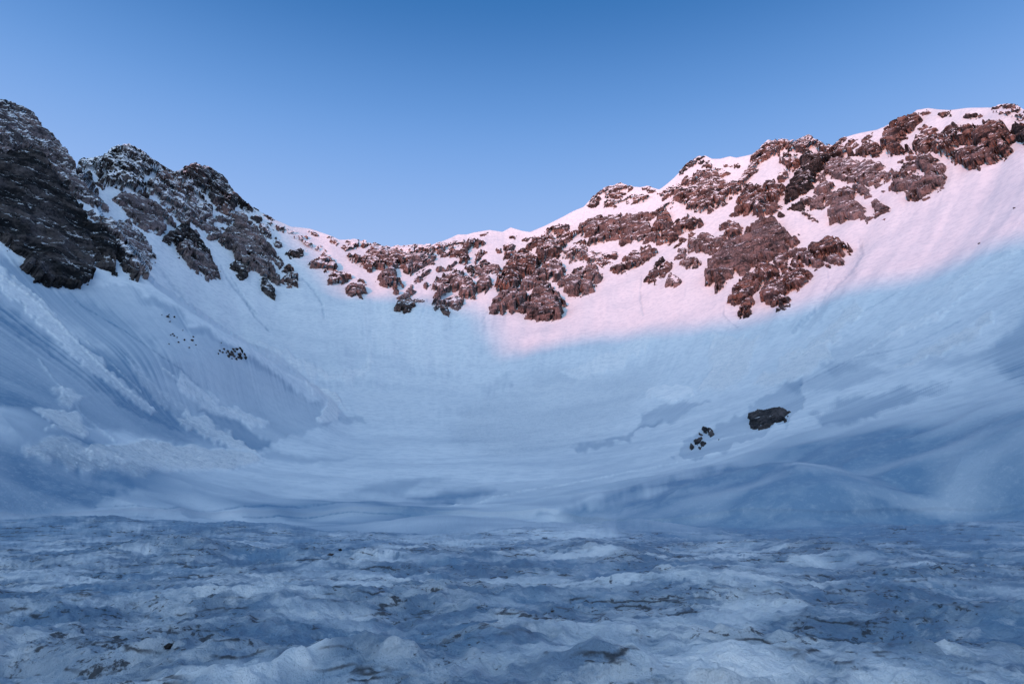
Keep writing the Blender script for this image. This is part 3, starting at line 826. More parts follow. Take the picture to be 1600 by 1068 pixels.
# ------------------------------------------------------------------ rock outcrops
# outlines traced in enlarged windows of the photograph: each line gives the window's corner, then
# height|dust|snow|grey|name|label|x,y x,y ...
Z8 = 6.675
OUT = """
@0 140
8|.55|.45|g|rocky_crag|tall frosted crag filling the upper left corner above the darkest cliff|-1450,420 -1100,230 -700,110 -200,100 0,128 60,138 130,165 260,215 330,255 380,300 425,380 470,430 530,475 600,530 650,570 700,640 740,710 795,780 850,880 960,1050 980,1120 800,1150 640,1040 520,880 440,760 350,670 200,660 0,720 -300,700 -800,760 -1250,820
4|.2|.1|d|rock_pinnacle|dark tooth of rock at the right shoulder of the frosted left crag|830,940 920,885 980,980 1010,1085 960,1060 900,1000
@0 290
9|.1|.0|d|rock_cliff|broad near-black cliff at the left edge of the photo above the near snow flank|-1250,-200 -800,-300 -300,-300 50,-310 200,-345 340,-330 430,-240 530,-110 640,30 740,180 850,320 920,480 960,640 965,850 940,990 830,1060 700,1050 580,1030 450,1010 370,960 330,900 220,870 270,760 230,720 150,690 60,620 0,565 -250,430 -600,330 -900,120 -1200,40
7|.1|.1|d|rock_spur|pointed black spur hanging from the right side of the broad near-black cliff|760,200 860,330 940,420 1030,450 1110,540 1200,690 1165,790 1215,930 1165,920 1060,860 960,790 920,640 880,480
4|.75|.3|g|rock_spur|grey frosted rib beside the snow gully right of the left crag|720,120 900,80 1000,110 1090,180 1160,270 1080,262 1000,225 930,180 820,150
@150 310
5|.1|.1|d|rock_spur|thin black rib of rock slanting down right of the pointed black spur|150,470 240,540 300,640 370,740 430,830 438,878 380,855 310,770 260,680 200,610
6|.75|.4|g|rock_buttress|frosted grey buttress ending in a dark point between thin black rib and gully|-90,140 0,180 100,250 200,260 270,240 340,260 430,340 500,410 550,490 590,580 622,650 560,640 572,720 520,815 460,790 400,750 340,690 290,620 240,540 160,460 60,330
@120 200
6|.25|.7|d|rocky_peak|snow-streaked rocky face under the highest summit of the left ridge|5,360 40,328 110,335 200,315 290,262 330,215 400,178 460,162 510,148 590,172 640,222 700,238 780,302 850,352 900,402 830,480 760,500 700,480 660,540 720,640 740,740 620,660 500,640 400,600 270,570 200,480 80,450
5|.35|.6|d|rock_outcrop|reddish rock band descending the ridge between the two left summits|900,400 960,430 1020,465 1100,540 1200,620 1335,740 1335,800 1250,760 1150,700 1050,680 950,640 850,560 800,500
5|.6|.55|g|rock_cliff|mottled grey rock face just below the reddish band of the left ridge|830,570 950,640 1050,690 1200,750 1335,810 1400,860 1400,960 1280,1010 1150,1020 1050,960 960,860 880,760 780,700 720,640 720,560
4|.7|.2|g|rock_outcrop|upper of two grey leaf-shaped slabs in the gully under the left summit|385,745 440,690 520,690 640,700 740,760 800,800 870,850 920,900 980,960 1020,1035 940,1010 850,930 700,880 560,830 440,785
3|.3|.3|g|rock_outcrop|small dark scrap in the snow gully below the left summit|180,580 230,570 290,620 270,640 220,610
@150 310
4|.8|.15|g|rock_outcrop|lower of two grey leaf-shaped slabs in the gully under the left summit|280,110 350,98 420,130 520,160 610,200 680,270 722,330 710,380 640,392 580,370 500,320 430,280 370,210 310,150
6|.2|.15|d|rock_buttress|dark horn at the top of the lone rock pair on the left snowfield|700,440 780,390 860,340 920,298 960,340 1000,400 1060,460 1140,540 1195,640 1160,630 1100,590 1050,550 1000,540 900,500 850,510 790,510 740,485
6|.5|.2|g|rock_buttress|rounded grey foot of the lone rock pair on the left snowfield|835,550 910,490 1000,530 1070,590 1180,640 1210,700 1270,760 1282,832 1220,832 1150,848 1070,780 1000,740 910,650 850,600
3|.7|.1|g|rock_knoll|grey knob left of the long pinkish rib under the left ridge|1160,405 1230,370 1300,370 1290,430 1230,445
2|.7|.1|g|rock_outcrop|small grey scrap of rock right of the dark horn on the left snowfield|990,350 1040,350 1085,400 1050,408 1000,385
3|.7|.4|g|rock_outcrop|flat grey ledge above the grey knob under the left ridge|1070,290 1180,300 1290,350 1180,350 1100,330
@300 240
6|.15|.35|d|rocky_peak|dark second summit of the left ridge with a steep right shoulder|-170,205 -100,158 -20,108 40,80 80,122 110,135 165,118 210,160 250,195 300,212 350,272 400,332 460,402 470,440 540,520 610,570 640,600 560,620 480,560 420,600 330,560 240,520 150,440 80,380 0,330 -100,260
3|.3|.7|g|rock_outcrop|speckled rocks on the white crest just right of the second left summit|530,490 620,548 700,580 760,610 770,660 640,635 560,585
2.5|.2|.3|d|rock_knoll|small dark knob on the crest where the pink snow begins|750,598 800,618 845,645 855,692 800,682 760,640
3|.2|.3|d|rock_knoll|blackish rock below the speckled crest rocks of the left ridge|605,692 680,658 745,700 690,738 640,718
3|.5|.55|g|rock_outcrop|ragged grey rocks on the snow between pinkish rib and crest|700,760 760,738 800,800 865,872 780,885 720,850
2.5|.3|.5|d|rock_outcrop|slanting row of dark rocks at the edge of the pink light on the left crest|800,722 880,728 965,762 955,805 860,772
2.5|.5|.5|g|rock_outcrop|small grey rocks in blue shade under the slanting dark row|820,905 920,895 945,955 880,965
5|.45|.5|d|rock_outcrop|narrow reddish ridge leading down to the long pinkish rib|240,535 330,575 430,612 545,668 610,745 480,765 430,690 330,645 250,605
3|.75|.4|g|rock_outcrop|pale grey ledges above the snow pocket left of the long pinkish rib|60,765 200,690 360,690 440,720 380,765 260,745 200,800 300,820 305,880 230,912 165,892 220,835 100,805
@300 340
7|.6|.25|g|rock_spur|long pinkish rib of rock running down the left snowfield to a blunt dark toe|450,60 570,15 620,90 680,170 720,240 780,330 800,440 850,560 922,640 912,672 850,662 790,622 720,585 640,558 560,542 520,482 450,442 430,352 340,322 290,262 330,200 410,130
4|.6|.2|g|rock_spur|slender grey rib running along the right side of the long pinkish rib|700,175 760,268 850,358 962,472 912,495 830,432 790,352 740,272
4|.15|.1|d|rock_knoll|solitary dark rock left of the blunt toe of the pinkish rib|412,502 450,483 512,500 560,550 582,602 540,638 515,655 480,620 460,570 420,542
4|.15|.2|d|rock_knoll|lowest dark rock on the left snowfield below the toe of the pinkish rib|708,652 770,638 820,690 850,750 862,832 790,792 740,752 740,702
4|.4|.3|d|rock_knoll|hooked rock right of the toe of the long pinkish rib|960,542 1000,498 1060,560 1102,640 1098,712 1040,712 938,642 950,615 1040,612 1030,575
3|.2|.2|d|rock_knoll|dark round rock in blue shade just left of the pink-lit central wall|978,372 1020,338 1090,348 1130,322 1162,345 1162,392 1090,402 1040,412
@450 340
3|.4|.8|d|rock_outcrop|speckled pink rocks under the snow dome of the central-left crest|0,110 60,148 130,185 185,210 150,258 240,268 370,298 385,332 260,352 170,312 100,242 30,182
2|.2|.5|d|rock_outcrop|cluster of dark specks on the snow dome of the central-left crest|210,150 260,135 310,165 350,210 300,190 240,180
4|.4|.4|d|rock_spur|pink rock rib left of the smooth central snow tongue, its top half|215,490 300,418 380,382 440,430 490,500 535,575 560,605 480,605 430,562 350,515 260,505
4|.4|.4|d|rock_spur|broken pink rocks at the foot of the rib left of the central snow tongue|415,655 480,608 550,588 620,585 655,632 600,652 560,685 480,705 430,692
4|.3|.1|g|rock_knoll|dark grey-blue rock just in the shade below the pink central-left rib|598,732 680,708 750,733 800,748 822,792 752,812 782,852 750,868 728,820 660,832 610,782
2.5|.5|.2|g|rock_outcrop|two pinkish scraps above the grey-blue rock of the central bowl|712,645 770,648 832,702 780,704
2.5|.3|.7|d|rock_outcrop|thin speckled rocks on the crest right of the snow dome|405,188 470,206 535,250 512,285 450,245
3|.4|.6|d|rock_outcrop|pink rocks on the central crest just left of the lowest saddle|560,290 620,245 650,213 700,215 790,268 700,325 620,335
5|.5|.35|d|rock_cliff|wide pinkish rock face under the lowest saddle of the crest, left half|610,405 700,390 760,450 840,390 850,330 900,300 1000,312 1080,332 1200,400 1300,420 1300,500 1250,595 1200,530 1100,520 1000,542 900,568 800,530 750,500 690,465
4|.3|.6|d|rock_outcrop|snow-speckled rock band along the lowest saddle of the crest|780,238 860,248 920,268 1000,288 1070,298 1160,285 1335,275 1335,400 1200,390 1080,325 900,298 780,292
5|.5|.2|g|rock_buttress|pinkish arrowhead rock pointing up under the wide central rock face|922,657 980,600 1040,560 1092,538 1102,600 1140,660 1212,692 1140,700 1130,795 1112,780 1090,722 1030,742 980,712 990,682
@600 350
4|.3|.5|d|rock_outcrop|dark rock band along the crest right of the lowest saddle|330,198 400,212 470,215 560,208 680,198 830,178 822,212 700,262 600,292 560,312 480,292 400,282 330,302
5|.5|.3|g|rock_cliff|rounded pinkish rock face hanging below the saddle's right side|300,340 400,308 470,328 545,392 500,432 430,452 400,492 320,512 300,470 270,525 230,512 200,462 150,402 200,370
5|.4|.3|d|rock_buttress|dark slanting buttress below the crest right of the saddle|600,342 700,308 820,308 840,230 890,178 960,178 1032,210 1020,232 930,242 890,292 850,332 892,392 840,445 790,432 770,382 680,362
3|.5|.2|g|rock_outcrop|thin curved ledge of rock in the snow below the saddle's right side|528,492 570,470 640,490 700,450 755,430 700,492 620,502 570,512
3|.6|.1|g|rock_outcrop|slanting pink slab between the arrowhead rock and the big central crags|308,612 360,560 420,530 482,498 462,542 400,582 340,614
6|.5|.25|g|rock_buttress|large pink and black crag in the middle of the central wall|488,682 560,608 620,590 690,560 730,545 790,535 850,600 920,650 962,702 932,782 880,797 820,782 790,742 780,692 700,702 640,742 560,822 520,790 560,722
4|.6|.3|g|rock_buttress|lower pinkish crag under the large pink and black one|518,852 600,820 680,788 760,778 828,820 820,862 740,892 690,852 620,882 560,890 530,925
3|.3|.1|d|rock_knoll|small black rock in shade below the lower pinkish crag|575,902 650,888 684,932 672,975 640,980 600,962
4|.2|.1|d|rock_knoll|lowest grey rock in the shade of the central bowl|108,902 180,838 280,838 312,880 260,945 190,962 108,942
3|.5|.1|g|rock_outcrop|blue-grey slab slanting above the lowest grey rock of the central bowl|135,790 200,738 280,708 342,708 290,752 220,792 160,822
2|.5|.2|g|rock_outcrop|pair of small blue-grey rocks right of the lowest grey rock|288,820 340,788 370,800 422,832 390,842 310,842
2.5|.5|.1|g|rock_knoll|small round pinkish rock above the shade edge in the central bowl|408,642 450,628 468,670 440,698 412,672
2|.5|.1|g|rock_outcrop|faint mauve patch of rock left of the small round pinkish rock|240,685 290,645 305,650 290,680 250,705
3|.1|.3|d|rock_knoll|blackish rock with a blue shadow beside the slanting snow lane|845,492 910,468 942,500 932,572 880,532
4|.7|.3|g|rock_cliff|pale pink rock bench above the snow lane of the central wall|940,472 1000,430 1060,428 1100,470 1180,460 1222,500 1170,545 1060,542 960,575
4|.5|.15|g|rock_knoll|round pink-brown rock below the pale bench of the central wall|962,665 1040,565 1060,570 1122,640 1122,702 1060,735 970,732
3|.3|.3|d|rock_knoll|dark rock with blue shadow under the central snow crest|955,332 1010,285 1065,310 1015,352 1015,405 960,412
@750 340
4|.4|.4|d|rock_spur|short rock rib beneath the central white crest, left of the long diagonal rib|248,302 322,262 352,302 332,352 382,392 300,434 250,422 260,352
2.5|.4|.4|d|rock_outcrop|small reddish scrap left of the short rib beneath the central white crest|168,342 222,318 222,382 180,372
2|.3|.3|d|rock_outcrop|flat brown scrap on the central white crest|0,172 80,153 60,188 0,192
2|.3|.5|d|rock_outcrop|small rocks just under the little peak of the central crest|308,192 385,178 362,218 310,218
2|.3|.5|d|rock_outcrop|thin brown streak of rock where the crest starts to climb right|438,212 530,188 500,222 440,226
4|.4|.2|d|rock_spur|long thin diagonal rib rising from the snow lane to the crest|372,408 440,340 520,250 560,200 605,208 590,262 520,312 440,372
4|.4|.4|d|rock_cliff|topmost brown rocks on the climbing crest right of centre|678,132 750,95 830,73 925,80 890,142 820,158 760,152 700,162
6|.4|.35|d|rock_cliff|dark brown hollow rock face right of the long thin diagonal rib|588,302 640,220 720,198 780,230 830,292 880,270 882,332 800,402 700,422 640,475 590,432 600,372
4|.3|.4|d|rock_outcrop|dark band slanting above the hollow brown rock face|798,222 850,180 950,148 1050,168 1000,222 900,242 830,252
3|.2|.3|d|rock_outcrop|short dark ledge between the slanting band and the wide red wall|975,262 1040,238 1112,265 1050,288
8|.2|.3|d|rock_pinnacle|steep dark tower of rock beside the snow lane, centre of the wall|262,545 300,468 350,430 400,398 500,408 560,440 612,490 580,572 500,612 430,662 420,692 360,742 300,782 230,782 222,802 155,752 200,662 240,600
5|.5|.2|g|rock_buttress|dark shelf of rock at the right foot of the steep tower|425,685 480,618 560,600 620,560 680,578 712,632 640,672 580,702 500,745 430,742
5|.6|.3|g|rock_buttress|pinkish-grey crag between the dark shelf and the twin grey rocks|665,502 740,448 830,488 882,540 872,612 810,664 720,662 690,562
7|.45|.08|g|rock_buttress|left lobe of the lowest central crag, above the pink snow|98,992 150,898 230,848 320,798 400,778 480,828 502,882 450,932 380,992 280,982 200,1012 165,1045
8|.35|.15|g|rock_buttress|right lobe of the lowest central crag, with a tall black shoulder|588,700 640,688 700,718 760,758 800,828 860,868 892,912 830,932 862,992 842,1052 760,1085 640,1090 560,1060 478,1052 510,992 440,1012 412,985 500,930 540,850 580,790
5|.55|.15|g|rock_buttress|left one of the twin grey rocks right of the steep tower|812,690 890,648 940,600 1000,560 1082,538 1092,622 1030,682 1042,762 980,772 910,772 870,722
5|.55|.15|g|rock_buttress|rounded right one of the twin grey rocks right of the steep tower|1088,542 1150,503 1210,520 1232,582 1288,632 1220,684 1150,642 1090,612
5|.5|.1|g|rock_buttress|grey rock below the twin grey rocks, edge of the open pink slope|1055,722 1120,678 1195,720 1182,772 1110,822 1000,835 945,792 1040,765
@850 270
4|.2|.45|d|rocky_peak|dark summit rocks of the small peak right of centre|445,345 540,232 610,162 720,133 815,92 910,160 840,172 850,212 780,252 700,252 620,252 560,312 480,345
3|.3|.6|d|rock_outcrop|speckled rock band across the snow below the small peak right of centre|595,345 660,290 760,278 900,248 1060,218 1105,262 1020,292 880,315 780,335 700,358
2.5|.2|.5|d|rock_outcrop|little rocks on the snow notch right of the small peak|1028,155 1090,132 1142,160 1185,218 1120,202
5|.6|.3|d|rock_cliff|left half of the long red-brown wall under the smooth snow apron|388,542 470,500 640,480 800,458 800,560 780,682 700,702 600,742 500,775 430,752 520,682 400,642 358,602
5|.65|.25|d|rock_cliff|right half of the long red-brown wall under the smooth snow apron|800,458 930,448 1060,428 1155,428 1100,492 1110,572 1160,642 1205,735 1080,712 960,682 860,738 768,742 830,682 790,642
4|.6|.4|g|rock_buttress|mauve rock patch below the left end of the long red-brown wall|208,842 300,790 400,778 462,820 390,882 290,922 210,882
3|.4|.4|d|rock_outcrop|upper dark streak of rocks below the long red-brown wall|388,905 500,840 640,848 802,838 740,884 640,902 560,932 480,944
3|.3|.4|d|rock_outcrop|short dark rocks beneath the upper dark streak|568,952 640,918 705,930 620,984
4|.4|.3|d|rock_knoll|dark-footed rock at the lower end of the streaks below the red-brown wall|698,1012 780,948 852,970 852,1022 780,1042
5|.6|.3|d|rock_buttress|leaf-shaped brown crag right of the dark streaks, below the wall's right end|845,905 960,830 1060,778 1130,798 1165,850 1070,905 950,985 870,975
3|.4|.4|d|rock_spur|thin brown rib climbing from the red-brown wall toward the next peak|1150,430 1200,370 1290,310 1345,285 1345,335 1240,402 1180,442
@980 230
4|.15|.4|d|rocky_peak|dark left edge of the snow-capped peak, along the skyline|528,285 560,220 640,150 740,88 825,108 780,172 700,192 620,222 570,292
2.5|.3|.6|d|rock_outcrop|row of brown rocks under the white crest between two right-hand peaks|795,202 860,150 900,210 1000,230 1062,262 980,275 880,222
2|.3|.5|d|rock_outcrop|faint brown rocks on the snow saddle between two right-hand peaks|1000,180 1090,175 1150,150 1190,185 1110,192 1050,190
6|.4|.5|d|rock_cliff|big speckled brown face below the snow-capped peak|478,502 570,400 640,340 740,278 860,268 940,288 1000,350 1150,358 1195,432 1060,522 1000,582 900,622 842,675 720,642 620,612 540,572 500,542
3|.3|.6|d|rock_outcrop|brown rocks left of the big speckled face|335,492 430,430 560,398 570,462 450,502 380,545
5|.4|.2|d|rock_buttress|left of two dark hollow crags beneath the triangular snow cap|268,862 320,758 420,698 470,758 430,832 380,902 320,935 280,902
6|.35|.2|d|rock_buttress|right, pointed one of the two dark hollow crags beneath the triangular snow cap|355,985 430,870 520,778 640,728 740,758 778,800 640,852 560,902 500,962 420,1015
2.5|.3|.3|d|rock_outcrop|small slanting rocks at the lip of the steep snow gully|498,1058 520,1008 560,958 632,958 600,1002
2.5|.3|.2|d|rock_knoll|small oval rock in the mouth of the steep snow gully|618,935 660,888 712,900 660,948
@980 350
5|.55|.3|g|rock_buttress|rounded brown rock with layered sides right of the gully mouth|635,225 700,198 780,240 860,280 925,320 850,354 760,332 655,315
4|.6|.3|g|rock_outcrop|layered mauve rocks above the rounded brown rock at the gully mouth|728,172 800,138 860,148 920,190 1022,200 1010,252 920,275 840,242 760,202
5|.6|.3|d|rock_buttress|reddish layered crag left of the big snow couloir's lower end|968,42 1060,-5 1150,38 1205,90 1190,172 1100,215 1018,172 1060,92
3|.1|.1|d|rock_outcrop|thin dark blade of rock standing on the open pink slope|258,515 300,440 380,368 385,400 310,492
4|.3|.2|d|rock_knoll|dark stepped rock beneath the thin blade on the open pink slope|198,615 240,538 330,518 360,460 420,438 485,470 400,542 300,582 280,635
4|.6|.3|g|rock_knoll|grey rock uphill of the thin blade on the open pink slope|495,385 560,330 508,285 600,288 655,372 560,402
4|.55|.25|g|rock_knoll|rounded rock with snow patches right of the thin blade|558,462 640,398 720,408 775,470 700,505 620,505
4|.6|.3|g|rock_knoll|lowest lone rock on the open pink slope below the thin blade|405,675 440,598 470,575 540,610 565,650 510,695 450,682
@1140 340
9|.45|.06|g|rock_buttress|huge smooth dark slab of the big right-hand outcrop, its upper left part|-248,762 -210,530 -150,430 0,330 120,270 250,180 360,120 490,92 560,180 640,238 712,260 640,334 540,402 470,462 380,502 300,492 220,562 190,642 60,612 0,682 -60,722 -135,795 -120,692 -170,692
4|.4|.3|g|rock_knoll|rock with a white ring of snow in the middle of the big right-hand outcrop|468,502 540,420 620,398 600,472 540,532 480,535
4|.2|.1|d|rock_knoll|small round dark rock in the middle of the big right-hand outcrop|535,542 580,498 645,540 600,584 550,574
5|.5|.15|g|rock_spur|long grey rib joining the big right-hand outcrop to its right arm|628,358 760,378 860,398 950,470 975,522 900,548 830,512 740,472 650,395
6|.35|.1|d|rock_buttress|arched dark top of the right arm of the big right-hand outcrop|825,352 880,300 940,298 1030,248 1100,238 1180,288 1265,328 1180,345 1190,405 1080,372 1000,432 900,434 850,402
4|.5|.15|g|rock_buttress|lower grey ledge of the right arm of the big right-hand outcrop|995,475 1060,398 1202,460 1205,514 1080,502
2|.2|.0|d|rock_outcrop|small dark rock just below the right arm of the big outcrop|1000,515 1060,528 1062,562 1020,547
2|.2|.0|d|rock_outcrop|small dark rock at the far right tip of the big outcrop|1222,345 1250,345 1268,375 1245,380
2|.5|.1|g|rock_outcrop|flat grey rock above the rib of the big right-hand outcrop|718,330 800,322 795,352 730,348
3|.3|.2|d|rock_knoll|dark rocks under the long grey rib of the big right-hand outcrop|628,492 680,450 740,500 802,552 740,555 680,532
7|.3|.15|d|rock_buttress|lower left leg of the big right-hand outcrop, ending in a black foot|55,785 150,698 250,618 380,518 420,560 500,578 512,642 440,702 360,742 270,772 220,852 252,882 205,1015 118,1015 130,902 50,924 -5,915 60,842
7|.3|.2|d|rock_buttress|shaggy lower right leg of the big right-hand outcrop|318,842 440,718 560,678 620,618 760,588 852,652 800,735 700,814 620,792 590,882 540,945 440,934 350,885
4|.05|.05|d|rock_knoll|lowest black rock of all on the right wall, below the big outcrop|498,1024 560,928 632,898 648,940 580,995
2|.1|.0|d|rock_outcrop|tiny dark rock alone on the snow above the big right-hand outcrop|708,180 722,176 734,184 720,188
@1140 200
6|.3|.45|d|rocky_peak|broken brown summit rocks of the highest central-right peak|225,295 350,168 440,108 540,112 700,132 760,100 830,62 920,110 1000,160 1090,190 1200,230 1292,282 1200,314 1100,302 1000,292 880,212 780,242 640,232 560,202 500,262 420,292 330,332 260,342
4|.3|.5|d|rock_spur|ragged brown rocks down the left side of the highest central-right peak|85,525 170,438 260,338 380,298 330,402 240,472 180,562 110,625 80,590
5|.3|.5|d|rock_buttress|brown ribs in the middle of the face of the highest central-right peak|508,555 560,470 640,380 520,350 560,288 700,288 740,340 640,482 560,562
7|.15|.25|d|rock_cliff|blackest gully wall on the right flank of the highest central-right peak|578,745 700,560 760,440 720,400 800,258 900,308 1080,308 1185,320 1050,382 940,442 920,522 860,642 800,702 700,762 600,805
6|.4|.35|d|rock_cliff|brown lower face below the snow patch of the highest central-right peak|75,775 150,660 240,588 312,600 280,692 420,732 560,688 500,782 400,842 545,850 460,924 340,965 260,932 130,914 55,914 110,832
4|.2|.3|d|rock_outcrop|dark ledges crossing the snow patch of the highest central-right peak|315,642 400,588 470,598 572,628 562,672 420,694
2|.3|.2|d|rock_outcrop|small rock at the left foot of the highest central-right peak's face|0,915 40,878 92,900 20,928
3|.1|.0|d|rock_pinnacle|small black pyramid of rock on the pink snow beneath the dark gully|615,895 710,840 760,820 792,885 700,888
2.5|.1|.0|d|rock_knoll|little dome-shaped rock left of the small black pyramid|498,942 545,918 588,960 520,968
2|.5|.5|g|rock_outcrop|thin slanting rock streak right of the small black pyramid|738,902 860,908 918,968 800,932
4|.5|.2|g|rock_outcrop|long dark-edged band of rock right of the small black pyramid|738,802 860,768 1000,728 1150,678 1240,638 1335,690 1240,722 1040,792 860,865 780,822
5|.85|.05|g|rock_outcrop|broad smooth mauve slab under the long dark-edged band|1038,885 1048,802 1150,738 1300,758 1405,850 1395,912 1280,942 1180,958 1055,952 1100,902
4|.7|.2|g|rock_outcrop|mauve slab above the long dark-edged band, next to the dark gully|865,695 920,638 1030,588 1105,618 1040,692 980,714
4|.7|.3|g|rock_cliff|pinkish layered slabs right of the blackest gully wall|898,545 1000,458 1120,398 1250,358 1340,348 1340,575 1220,552 1080,522 960,585
@1280 190
4|.7|.3|g|rock_cliff|long mauve rock terrace in the middle of the right-hand wall|60,470 200,398 400,398 560,448 702,490 600,542 650,592 805,508 760,614 640,622 620,664 520,684 400,632 300,622 180,592 60,582
2.5|.3|.3|d|rock_knoll|brown rock at the left end of the smooth snow crest on the right|148,245 200,188 275,153 275,188 200,255
2|.5|.4|d|rock_outcrop|faint brown rock just under the smooth snow crest on the right|268,264 310,198 392,183 350,232 290,284
2|.2|.3|d|rock_outcrop|two dark flecks of rock under the faint brown rock of the right crest|330,290 390,232 412,240 390,265 345,298
2|.5|.3|d|rock_outcrop|slim brown rock touching the smooth snow crest on the right|448,208 500,138 555,118 542,162 480,208
4|.4|.4|d|rock_outcrop|layered brown rocks left of the orange block on the right wall|378,334 460,268 560,248 640,300 655,352 580,384 500,372 420,348
6|.3|.2|d|boulder|big orange-brown block with a flat shaded side under the right crest|658,295 680,200 718,118 840,98 905,150 840,232 760,282 850,290 1015,352 900,354 730,352
5|.2|.2|d|rocky_peak|dark-sided rocks where the right crest steps up|685,92 760,48 840,-2 900,-52 1010,-62 1062,0 960,112 880,132 800,92
2|.2|.3|d|rock_outcrop|small dark rocks on the snow right of the dark-sided step|1028,88 1110,46 1135,70 1060,108
4|.3|.4|d|rock_buttress|broken brown rocks linking the orange block with the long right-hand crag|1068,162 1160,108 1242,103 1180,192 1140,242 1205,270 1120,354 1008,332 998,222 1040,180
3|.7|.1|g|rock_knoll|mauve rounded rock right of the broad smooth slab|358,692 420,668 522,720 528,772 480,794 400,742
3|.6|.1|g|rock_knoll|wedge-shaped rock with a thin dark tail right of the broad smooth slab|500,1010 600,940 548,852 590,828 670,868 728,910 660,945 620,955
1.5|.4|.2|g|rock_outcrop|tiny rock scrap in the middle of the right-hand pink snow tongue|640,728 670,720 690,730 665,740
2.5|.4|.1|d|rock_outcrop|upper dark ledge of the islands of rock on the right pink slope|898,402 960,376 1045,400 960,418
2.5|.3|.1|d|rock_outcrop|second dark ledge of the islands of rock on the right pink slope|886,452 960,428 1004,450 930,478
2|.5|.1|g|rock_outcrop|tiny outlier left of the islands of rock on the right pink slope|818,442 882,413 872,448
4|.6|.2|g|rock_buttress|left rounded island of rock on the right pink slope|758,625 820,560 900,488 1002,498 1012,544 920,574 870,614 780,654
4|.65|.05|g|rock_outcrop|low mauve slab leaning left at the foot of the islands on the right pink slope|748,712 840,648 960,598 1082,588 1000,654 890,724 780,728
6|.55|.15|g|rock_buttress|largest dark-fronted island of rock on the right pink slope|928,785 970,688 1060,638 1130,590 1100,540 1008,480 1060,388 1200,428 1332,480 1260,522 1322,592 1292,652 1180,724 1060,764 960,788
1.5|.3|.0|d|rock_outcrop|left of two small rocks below the largest island of rock|958,802 1052,788 1020,815
1.5|.3|.0|d|rock_outcrop|right of two small rocks below the largest island of rock|1068,802 1152,773 1100,808
1.5|.2|.0|d|rock_outcrop|tiny black rock below the wedge-shaped rock|655,1018 690,1008 680,1022
@1400 150
6|.25|.4|d|rock_buttress|left part of the long dark crag below the highest right crest|198,545 220,458 280,468 350,538 420,488 520,428 640,398 700,378 742,400 722,522 620,552 560,645 470,634 380,604 300,614 230,584
7|.2|.25|d|rock_buttress|blackest right part of the long dark crag below the highest right crest|718,378 880,368 1010,338 1160,348 1262,430 1160,472 1205,548 1140,584 1060,572 950,542 850,522 760,502 718,452
5|.4|.2|d|rock_buttress|lower lip of the long dark crag, bulging onto the pink slope|575,695 600,638 720,598 760,558 900,528 1060,568 1095,602 980,664 880,694 840,725 740,724 660,684
3|.1|.2|d|rock_pinnacle|small dark teeth on top of the long dark crag|528,392 560,348 610,312 668,365 600,384
6|.15|.0|d|boulder|dark leaning block at the right edge of the photo|1235,345 1280,312 1500,360 1500,520 1320,472 1270,424 1230,402
3|.2|.3|d|rocky_peak|dark rocks on the highest point of the skyline at the right|1010,122 1090,90 1130,75 1145,64 1200,88 1270,95 1335,148 1450,200 1335,165 1200,142 1100,138
2.5|.3|.3|d|rock_outcrop|left cluster of brown rocks on the rounded snow shoulder, right skyline|238,184 330,156 368,196 280,214
2.5|.3|.3|d|rock_outcrop|right cluster of brown rocks on the rounded snow shoulder, right skyline|436,198 500,172 562,162 572,208 490,224
2|.5|.5|d|rock_outcrop|faint tan streaks of rock alone in the smooth upper right snow|718,244 780,193 902,188 902,218 790,254
2|.2|.3|d|rock_outcrop|left one of two small dark ledges on the upper right snow|918,294 960,262 1024,290 960,304
2|.2|.3|d|rock_outcrop|right one of two small dark ledges on the upper right snow|1036,274 1080,248 1122,284
2|.6|.6|d|rock_outcrop|pale tan rock band just under the highest point at the right|1008,165 1120,182 1400,178 1400,232 1180,214
2|.5|.4|d|rock_outcrop|tan rock ledge at the right edge above the dark leaning block|1238,284 1400,258 1400,302
1.5|.3|.4|d|rock_outcrop|row of tiny rocks above the long dark crag, upper right snow|750,305 800,312 860,306 830,325 790,322
"""


def rock_dir(x, y):
    dx, dy = 0 - x, 330 - y
    L = np.hypot(dx, dy) + 1e-6
    M = np.hypot(x, y) + 1e-6
    return dx / L * 0.3 - x / M * 0.42, dy / L * 0.3 - y / M * 0.42, np.full(x.shape, 0.66)


def crag(x, y, z, seed):
    """blocky, ledged relief of rock, metres"""
    def rg(s, k):
        return 1 - np.abs(n3(x / s, y / s, z / (s * 0.7), k)) * 2
    c = 3.0 * rg(26, 71 + seed) + 1.6 * rg(10, 73) + 0.75 * rg(4.5, 75) + 0.32 * rg(2.1, 74)
    s = (z + 0.35 * x + 3.0 * n3(x / 20, y / 20, z / 20, 77))
    for lam, a in ((8.5, 1.6), (3.1, 0.7)):
        f = s / lam
        f = f - np.floor(f)
        c = c + a * (f - ss(0.82, 1.0, f)) * (0.6 + 0.8 * n3(x / 15, y / 15, z / 15, 78))
    return c


